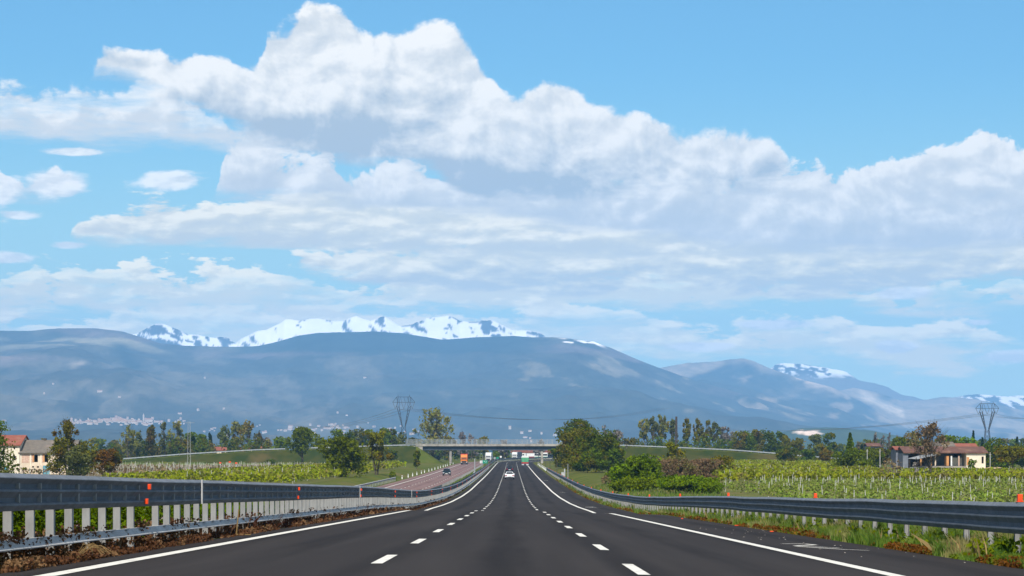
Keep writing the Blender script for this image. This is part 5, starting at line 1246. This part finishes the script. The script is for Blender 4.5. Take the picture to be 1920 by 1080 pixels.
# clutter of the yard
def heap(name, X, Y, w, h, d, mat, label, cat, n=26, seed=1):
    g_ = random.Random(seed); b = MB()
    for k in range(n):
        x = g_.uniform(-w/2,w/2); y_ = g_.uniform(-d/2,d/2); z = h*(1-abs(x)/(w/2)*0.8)*g_.random(); l = g_.uniform(0.5,1.6); a = g_.uniform(0,3.14)
        b.bar((x-l/2*math.cos(a),y_,z),(x+l/2*math.cos(a),y_+0.3,max(0.05,z+l/2*math.sin(a)*0.5)),0.08,0.07,4)
    o = b.build(name, mat); o.location = (X, Y, -5); tag(o, label, cat)
heap('timber_heap', px2(1838,432), 432, 6.5, 0.9, 2.5, M['debris'], 'low grey heap of scrap timber in front of the farmhouse', 'scrap heap', 60)
heap('scrap_heap', px2(1818,430), 430, 1.6, 1.5, 1.0, M['greyroof'], 'leaning pale planks beside the green shrub at the farmhouse wall', 'scrap heap', 16, 4)
PT(1822, 434, 862, 15, 'bright green shrub against the cream wing of the farmhouse', 'shrub', kind='round', mat='lf_bright', n=900, crown_lo=0.05, cat='shrub')
mx = np.linspace(-16,22,60); my = np.linspace(-5,5,20)
mm = grid_mesh('dirt_mound', mx, my, lambda X,Y: -0.15+np.clip(1.75*(1-(Y/5)**2)*(1-np.clip(np.abs(X-3)/19,0,1)**4)*(0.75+0.9*fbm(X/3.1,Y/3,4)),0,None))
o = link('dirt_mound', mm, M['dirt'], loc=(px2(1890,470),470,-5.0)); tag(o, 'long low mound of bare tan dirt right of the farmhouse', 'dirt mound')
wm = grid_mesh('tarpaulin', np.linspace(-1.7,1.7,16), np.linspace(-1,1,8), lambda X,Y: np.clip(0.85*(1-(Y)**2)*(1-np.abs(X/1.7)**3)*(0.9+0.8*fbm(X,Y,3)),-0.02,None))
o = link('tarpaulin', wm, M['white'], loc=(px2(1626,478),478,-4.15)); tag(o, 'crumpled white tarpaulin on a heap left of the farmyard', 'tarpaulin')
o = MB().box(-1.8,1.8,-0.8,0.8,0,0.85).build('block', M['bark'], loc=(px2(1626,478),478.0,-5.0)); tag(o, 'dark heap under the white tarpaulin', 'heap')
# service buildings seen under the bridge
r = empty('service_building', (px2(1012,1320), 1320, -5)); tag(r, 'long low building with a dull red roof seen under the bridge', 'building')
MB().box(-16,22,0,14,-0.3,3.6).build('wall', M['cream'], r); MB().box(-18,24,-1.5,15,3.62,5.2).build('roof', M['redtile'], r); MB().box(-12,16,-0.05,-0.003,0.4,2.6).build('window', M['glass'], r)
r = empty('small_house', (px2(947,1300), 1300, -5)); tag(r, 'small cream and orange house seen under the middle of the bridge', 'house')
MB().box(-1.6,1.6,0,6,-0.3,4.2).build('wall', M['creamhouse'], r); gable(MB(),-1.6,1.6,0,6,4.21,5.6).build('roof', M['redtile'], r); MB().box(-0.6,0.2,-0.05,-0.003,2.0,3.2).build('window', M['darkopen'], r)

# ------------------------------------------------------------------ vehicles
def wheel(parent, x, y, r, w):
    t = MB().cyl((x-w/2,y,r),(x+w/2,y,r),r,18).build('wheel', M['tyre'], parent)
    MB().cyl((x-w/2-0.012,y,r),(x+w/2+0.012,y,r),r*0.58,12).build('rim', M['rim'], t)
def car(label, paint, X, Y, Z, rot, suv=False, lamps=True, scale=1.0):
    """nose towards +y"""
    r = empty('car', (X, Y, Z), rot); tag(r, label, 'car'); r.scale = (scale,)*3
    Wd, H1, H2 = 0.90, 0.95, (1.62 if suv else 1.44)
    # side profile, tail to nose, swept across with rounded shoulders
    prof = [(-2.15,0.30),(-2.22,0.55),(-2.16,H1-0.02),(-1.95,H1+0.06),(1.00,H1),(2.0,H1-0.18),(2.18,0.60),(2.12,0.28)]
    b = MB(); secs = [(-Wd,0.90),(-Wd*0.94,1.0),(Wd*0.94,1.0),(Wd,0.90)]; n = len(prof); V = []
    for x, k in secs: V += [(x, y*(0.985 if k < 1 else 1), 0.3+(z-0.3)*k) for y, z in prof]
    F = [tuple(range(n)), tuple(range(4*n-1, 3*n-1, -1))]
    for s_ in range(3):
        for k in range(n): F.append((s_*n+k, s_*n+(k+1) % n, (s_+1)*n+(k+1) % n, (s_+1)*n+k))
    b.poly(V, F); b.build('body', paint, r, bevel=0.03)
    yb = -1.90 if not suv else -2.05
    cab = [(yb,H1-0.02),(yb+0.42 if not suv else yb+0.22,H2-0.06),(-0.5,H2),(0.35,H2-0.04),(1.25,H1-0.02)]
    V = []; m_ = len(cab)
    for x, sc in ((-0.80,0),(-0.64,1),(0.64,1),(0.80,0)):
        for y, z in cab: V.append((x if (z < H1 or sc) else x*0.86, y, z))
    V = [(-0.82,cab[0][0],cab[0][1]),(-0.62,cab[1][0],cab[1][1]),(-0.60,cab[2][0],cab[2][1]),(-0.62,cab[3][0],cab[3][1]),(-0.80,cab[4][0],cab[4][1])]
    V = V+[(-x,y,z) for x,y,z in V]
    MB().poly(V, [(0,1,6,5),(1,2,7,6),(2,3,8,7),(3,4,9,8),(4,3,2,1,0),(5,6,7,8,9),(0,5,9,4)]).build('cabin', paint, r, bevel=0.02)
    def inset(a, b_, c, d, off, nm):
        a, b_, c, d = map(Vector, (a, b_, c, d)); cen = (a+b_+c+d)/4; nrm = (b_-a).cross(d-a).normalized()
        P = [p.lerp(cen, 0.13)+nrm*off for p in (a,b_,c,d)]; Q = [p-nrm*0.01 for p in P]
        MB().poly(P+Q, [(0,1,2,3),(7,6,5,4),(0,4,5,1),(1,5,6,2),(2,6,7,3),(3,7,4,0)]).build(nm, M['glass'], r)
    inset(V[0],V[5],V[6],V[1],0.022,'rear_window'); inset(V[4],V[9],V[8],V[3],-0.022,'windscreen')
    inset(V[0],V[1],V[3],V[4],0.022,'side_window'); inset(V[5],V[6],V[8],V[9],-0.022,'side_window')
    for sx in (-1,1):
        for y in (-1.32,1.35): wheel(r, sx*0.78, y, 0.32, 0.22)
        MB().box(sx*0.86-0.12 if sx > 0 else -0.86-0.08, sx*0.86+0.08 if sx > 0 else -0.86+0.12, 0, 0.03, 0,0.01) if False else None
        MB().box(min(sx*0.52,sx*0.86),max(sx*0.52,sx*0.86),-2.245,-2.17,0.66,0.82).build('tail_lamp', M['redlamp'], r)
        MB().box(min(sx*0.50,sx*0.84),max(sx*0.50,sx*0.84),2.12,2.20,0.56,0.70).build('headlamp', M['headlamp'], r)
        MB().box(min(sx*0.84,sx*1.0),max(sx*0.84,sx*1.0),0.62,0.80,0.92,1.05).build('mirror', paint, r)
    MB().box(-0.27,0.27,-2.262,-2.246,0.50,0.62).build('number_plate', M['white'], r)
    MB().box(-0.27,0.27,2.19,2.205,0.38,0.50).build('number_plate', M['white'], r)
    MB().box(-0.80,0.80,-2.24,-2.20,0.28,0.42).build('bumper', M['black'], r); MB().box(-0.55,0.55,2.14,2.192,0.52,0.66).build('grille', M['black'], r)
    return r
zroad = lambda d, u: float(zr(d))+cfz(u)
zopp = lambda d, u: float(zr(d))+b0+sl*u
car('white car driving away in the middle lane of the dark road', M['whitecar'], OX-0.35, 415, zroad(415,-0.35), 0)
dc = car('dark car right in front of the white car', M['navy'], OX-0.48, 545, zroad(545,-0.5), 0, suv=True)
MB().box(-0.5,0.5,-1.2,0.6,1.66,1.72).build('roof_rack', M['black'], dc)
car('dark teal car coming towards the camera on the reddish road', M['teal'], OX-14.8, 488, zopp(488,-14.8), math.pi, suv=True)
def truck(label, cabmat, boxmat, X, Y, Z, rot, length=12.0, H=4.0, top_deflector=True):
    """nose towards +y, cab then box trailer"""
    r = empty('truck', (X, Y, Z), rot); tag(r, label, 'truck')
    P = [(0.0,0.45),(0.12,2.0),(-0.25,H-0.35 if top_deflector else 3.0),(-2.2,H-0.25 if top_deflector else 3.0),(-2.2,0.45)]
    b = MB(); b.prism(P, -1.22, 1.22, 'x'); b.build('cab', cabmat, r, bevel=0.05)
    MB().poly([(-1.08,0.135,1.75),(1.08,0.135,1.75),(1.02,0.04,2.62),(-1.02,0.04,2.62),(-1.08,0.10,1.75),(1.08,0.10,1.75),(1.02,0.0,2.62),(-1.02,0.0,2.62)],[(0,1,2,3),(7,6,5,4),(0,4,5,1),(1,5,6,2),(2,6,7,3),(3,7,4,0)]).build('windscreen', M['glass'], r)
    MB().box(-1.0,1.0,0.06,0.14,0.85,1.35).build('grille', M['black'], r); MB().box(-1.24,1.24,-0.05,0.20,0.35,0.72).build('bumper', M['black'] , r)
    for sx in (-1,1):
        MB().box(min(sx*0.75,sx*1.18),max(sx*0.75,sx*1.18),0.13,0.215,0.74,0.92).build('headlamp', M['headlamp'], r)
        MB().box(min(sx*1.26,sx*1.52),max(sx*1.26,sx*1.52),-0.25,-0.15,1.7,2.5).build('mirror', M['black'], r)
        MB().box(min(sx*1.222,sx*1.235),max(sx*1.222,sx*1.235),-1.3,-0.4,1.8,2.5).build('side_window', M['glass'], r)
    MB().box(-1.27,1.27,-2.6-length,-2.6,1.15,H).build('box', boxmat, r, bevel=0.03)
    MB().box(-0.5,0.5,-2.4-length,-0.3,0.75,1.10).build('chassis', M['black'], r)
    for y in (-0.9,-3.6,-length+0.6,-length-0.7,-length-2.0):
        for sx in (-1,1): wheel(r, sx*1.02, y, 0.50, 0.34)
    MB().box(-1.2,1.2,-2.68-length,-2.605,0.75,1.05).build('rear_bumper', M['redlamp'], r)
    return r
truck('orange lorry coming towards the camera under the bridge', M['orangepaint'], M['redpaint'], OX-18.0, 805, zopp(805,-18)+0.02, math.pi, 12, 3.95)
hd = lambda d: math.atan((d-870)/1500.0)
truck('white lorry coming towards the camera behind the green sign', M['white'], M['white'], px2(915.5,930), 930, zopp(930,-12)+0.1, math.pi-hd(930), 12, 4.0)
truck('white lorry with a grey box in the bend beyond the bridge', M['white'], M['bluewall'], px2(964.5,1050), 1050, float(zr(1050))+0.2, math.pi-hd(1050)-0.06, 12, 4.0)
truck('long white lorry seen from the side beyond the bridge', M['white'], M['white'], px2(979,1170), 1170, float(zr(1170))+0.3, math.pi/2-0.15, 11, 2.9, False)
r = empty('coach', (px2(1019,1150), 1150, float(zr(1150))+0.5)); tag(r, 'white coach with a dark window band right of the bridge pier', 'coach')
MB().box(-5.0,2.2,-1.25,1.25,0.4,3.1).build('body', M['white'], r, bevel=0.1); MB().box(-4.8,2.0,-1.27,-1.252,1.5,2.4).build('window', M['glass'], r); MB().box(-4.8,2.0,-1.265,-1.252,0.7,1.0).build('stripe', M['greenpaint'], r)
for x in (-3.6,1.0):
    for y in (-1.0,1.0): t = MB().cyl((x,y-0.15,0.48),(x,y+0.15,0.48),0.48,16).build('wheel', M['tyre'], r)
# green tipper with a white cover, seen from behind
X = px2(984.5,750); r = empty('truck', (X, 750, zroad(750,4.6))); tag(r, 'green tipper lorry with a white cover driving away on the right lane', 'truck')
MB().poly([(-1.22,-2,1.15),(1.22,-2,1.15),(1.22,4.5,1.15),(-1.22,4.5,1.15),(-1.3,-2,2.75),(1.3,-2,2.75),(1.3,4.5,2.75),(-1.3,4.5,2.75)],[(0,3,2,1),(4,5,6,7),(0,1,5,4),(1,2,6,5),(2,3,7,6),(3,0,4,7)]).build('tipper_body', M['greenpaint'], r, bevel=0.03)
for x in (-1.15,-0.1,1.05): MB().box(x,x+0.1,-2.09,-2.02,1.15,2.75).build('rib', M['signgreen'], r)
b = MB(); N = 8; pts = [(1.32*math.cos(math.pi*k/N), 2.76+0.62*math.sin(math.pi*k/N)**0.5 if 0 < k < N else 2.76) for k in range(N+1)]
b.prism(pts, -2.0, 6.6); b.build('cover', M['white'], r)
MB().box(-1.2,1.2,4.7,6.8,0.6,3.1).build('cab', M['white'], r, bevel=0.05); MB().box(-0.5,0.5,-1.9,6,0.7,1.1).build('chassis', M['black'], r)
MB().box(-1.24,1.24,-2.2,-2.08,0.68,1.1).build('rear_bumper', M['redpaint'], r)
for sx in (-1,1):
    MB().box(min(sx*.75,sx*1.15),max(sx*.75,sx*1.15),-2.26,-2.205,0.78,1.02).build('tail_lamp', M['redlamp'], r)
    MB().box(min(sx*.35,sx*1.2),max(sx*.35,sx*1.2),-1.95,-1.9,0.12,0.66).build('mud_flap', M['headlamp'], r)
    for y in (-1.3,0.1,5.4): wheel(r, sx*1.0, y, 0.5, 0.36)
# small red and white van on the left field track
X = px2(169.5,640); r = empty('van', (X, 640, -5)); tag(r, 'small red and white vehicle parked on the left meadow behind the rusty tree', 'van'); MB().box(-0.95,0.95,-0.8,0.8,0.35,1.0).build('body', M['redpaint'], r, bevel=0.05); MB().box(-0.9,0.9,-0.75,0.75,1.003,1.65).build('cabin', M['white'], r, bevel=0.08); MB().box(-0.7,0.7,-0.80,-0.752,1.15,1.5).build('window', M['glass'], r)
for x in (-0.6,0.6):
    for y in (-0.7,0.7): MB().cyl((x,y-0.08,0.3),(x,y+0.08,0.3),0.3,12).build('wheel', M['tyre'], r)

# ------------------------------------------------------------------ roadside plants (nobody could count them)
def spread(n, u0, u1, d0, d1, bias=1.6):
    d = d0*(d1/d0)**(rng.random(n)**(1/bias)*1.0) if False else 1/(1/d1+(1/d0-1/d1)*rng.random(n)**0.9)
    u = u0+(u1-u0)*rng.random(n); return u, d
def world_pts(u, d, z, base=0.0):
    return np.stack([cx(d)+OX+u, d, zr(d)+base+z], 1)
def blades(u, d, h, w, base, lean=0.35, tips=0.15):
    n = len(u); p = world_pts(u, d, 0*u, base); a = rng.random(n)*6.28; l = h*lean*rng.normal(size=n)
    dx = np.stack([np.cos(a), np.sin(a), 0*a], 1)*w[:,None]*0.5; b = rng.random(n)*6.28
    bend = np.stack([np.cos(b), np.sin(b), 0*b], 1)*l[:,None]; up = np.array([0,0,1.0])*h[:,None]
    V = np.stack([p-dx, p+dx, p+up*0.6+bend*0.4+dx*0.7, p+up+bend, p+up*0.6+bend*0.4-dx*0.7], 1).reshape(-1,3)
    return V, np.arange(5*n).reshape(n,5)
def stuff(name, VF, mat, label, cat):
    o = link(name, mesh_from(name, *VF), M[mat]); tag(o, label, cat, kind='stuff'); return o
wz = np.array
def clumpy(u, d, s=1.2, lo=0.0): return np.clip(fbm(u/0.8, d/s, 3)*3+0.5, lo, 1)
# right verge: tall grass, taller towards the back, reddish weeds at the asphalt edge
u, d = spread(52000, 8.75, 11.8, 34, 420); c = clumpy(u, d, 1.5, 0.12); h = (0.14+0.52*c)*(0.5+0.5*np.clip((u-8.7)/1.2,0,1))
stuff('roadside_grass', blades(u, d, h, 0.018+0.00022*d, -0.29-0.03*(u-8.7)), 'lf_grass', 'tall mixed green grass on the verge under the right crash barrier', 'grass')
u, d = spread(16000, 8.60, 9.15, 36, 420); c = clumpy(u*2, d+50, 2.5); k_ = c > 0.45; u, d, c = u[k_], d[k_], c[k_]
stuff('roadside_weeds', leaf_cards(world_pts(u, d, 0.01+0.17*c*rng.random(len(u)), -0.26), 0.030+0.00035*d), 'lf_redweed', 'low reddish weeds along the edge of the right hard shoulder', 'weeds')
u, d = spread(7000, 8.9, 11.0, 36, 260); c = clumpy(u+9, d+90, 1.0); k_ = c > 0.62; u, d, c = u[k_], d[k_], c[k_]
stuff('roadside_bushes', leaf_cards(world_pts(u, d, 0.05+0.42*c*rng.random(len(u)), -0.29), 0.085), 'lf_mid', 'leafy green weed clumps under the right crash barrier', 'weeds')
u, d = spread(500, 8.9, 10.2, 38, 150); c = clumpy(u+4, d+190, 1.1); k_ = c > 0.74; u, d, c = u[k_], d[k_], c[k_]
stuff('dry_grass', blades(u, d, 0.2+0.3*c, 0.03+0*u, -0.29, 0.6), 'lf_straw', 'tufts of dry straw-coloured grass under the right crash barrier', 'grass')
# slope right of the verge and mid-distance grass
u, d = spread(22000, 11.4, 24, 60, 330); x_ = OX+u
V, F = blades(u, d, 0.22+0.25*rng.random(len(u)), 0.04+0.0003*d, 0.0); n5 = len(u)
zg = gz(x_, d); off = np.repeat(zg-zr(d), 5); V[:,2] += off
stuff('slope_grass', (V, F), 'lf_grass', 'rough grass on the slope beyond the right crash barrier', 'grass')
# left: dead brown weeds round the posts, creeping green hedge behind
u, d = spread(60000, -7.35, -6.24, 24, 220); c = clumpy(u, d, 0.9); hh = 0.01+c*rng.random(len(u))*np.where(u > -6.5, 0.16, 0.50)
k_ = c > 0.25; stuff('dead_weeds', leaf_cards(world_pts(u[k_], d[k_], hh[k_], 0.0), 0.030+0.00030*d[k_], jitter=0.7), 'lf_dead', 'dead rusty-brown weeds under the left crash barrier', 'weeds')
u, d = spread(9000, -7.1, -6.5, 48, 330); c = clumpy(u+3, d+33, 1.0); 
stuff('dry_stalks', blades(u, d, 0.12+0.42*c*rng.random(len(u)), 0.008+0.0002*d, 0.0, 0.5), 'lf_dead', 'dry brown stalks standing between the left barrier posts', 'weeds')
u, d = spread(34000, -8.7, -7.35, 24, 105); top = 0.80+0.62*np.clip(fbm(d/4, u*0+2, 3)*2+0.55,0,1)*np.clip(1.4-d/70,0.2,1); hh = top*rng.random(len(u))**0.7
stuff('median_hedge', leaf_cards(world_pts(u, d, hh, 0.02), 0.070, jitter=0.6), 'lf_hedge', 'leafy green creeper hedge in the median behind the left crash barrier', 'hedge')
u, d = spread(32000, -10.0, -6.9, 90, 900); stuff('median_grass_blades', blades(u, d, 0.12+0.3*clumpy(u,d,4), 0.03+0.0003*d, 0.0), 'lf_grass', 'grass growing in the median between the two roads', 'grass')
# a few arching straw stems at the left, and litter on the shoulder
st = empty('straw_tuft', (OX-6.35, 31.6, zroad(31.6,-6.35))); tag(st, 'tuft of arching straw stems at the foot of the left crash barrier', 'dry plant')
b = MB()
for k in range(12):
    a = random.uniform(-0.6,0.9); l = random.uniform(0.25,0.6); P = [Vector((math.cos(a)*l*t, random.gauss(0,0.02)+math.sin(a)*l*0.6*t, 0.30*math.sin(t*2.6)*random.uniform(.7,1))) for t in (0,0.25,0.5,0.75,1)]
    for i in range(4): b.bar(P[i],P[i+1],0.005,0.004,3)
b.build('stems', M['lf_straw'], st)
bt = empty('broken_stick', (OX-6.42, 50.6, zroad(50.6,-6.42))); tag(bt, 'pale dry stick leaning over the lower left rail', 'stick'); MB().bar((0,0,0),(0.06,0,0.62),0.018,0.014,5).bar((0,0,0.02),(0.35,0,0.02),0.02,0.012,5).build('stem', M['lf_straw'], bt)
lt = MB().poly([(-0.03,-0.04,0),(0.04,-0.03,0),(0.03,0.05,0.015),(-0.04,0.03,0.02),(0,0,0.03)],[(0,1,4),(1,2,4),(2,3,4),(3,0,4),(0,3,2,1)]).build('stone', M['concrete'])
tag(lt, 'small pale stone lying on the right hard shoulder', 'stone', 'stones on the hard shoulder')
for k in range(46):
    o = lt if k == 0 else lt.copy()
    if k: COL.objects.link(o)
    d = random.uniform(38, 75); u = random.uniform(6.2, 8.4); s_ = random.uniform(0.15, 0.5); o.scale = (s_,s_*1.5,s_); o.rotation_euler.z = random.uniform(0,6); o.location = (OX+u, d, zroad(d,u)+0.006)
oc = MB().box(-0.05,0.05,-0.06,0.06,0,0.035).build('reflector_piece', M['orange'], bevel=0.01)
for k, (x, y_) in enumerate(((1279,973.5),(1381,986.5),(1447,998),(1474,996.5),(1492,1001))):
    # solve the distance on the shoulder surface from the pixel
    d = 60.0
    for _ in range(40): u = (x-960)*d/FPX-OX; z = zroad(d,u); d = d*0.5+0.5*(-z*FPX/(y_-HY))
    o = oc if k == 0 else oc.copy()
    if k: COL.objects.link(o)
    o.location = (OX+u, d, z+0.008); o.rotation_euler.z = k*0.7
    tag(o, 'broken orange reflector piece on the hard shoulder, ' + ['farthest','second farthest','middle','right at the weeds','nearest'][k], 'reflector piece', 'orange pieces on the shoulder')

# heat shimmer painted as pale strips across the dark road at the crest
V, F = [], []
for k, (da, db) in enumerate(((120.3,120.75),(121.1,121.5))):
    for uu, dd in ((-6.2,da),(8.5,da),(8.5,db),(-6.2,db)): V.append((float(cx(dd))+OX+uu, dd, zroad(dd,uu)+0.012))
    F.append((4*k,4*k+1,4*k+2,4*k+3))
tag(link('shimmer_strips', mesh_from('shimmer_strips', V, F), M['concrete']), kind='structure')
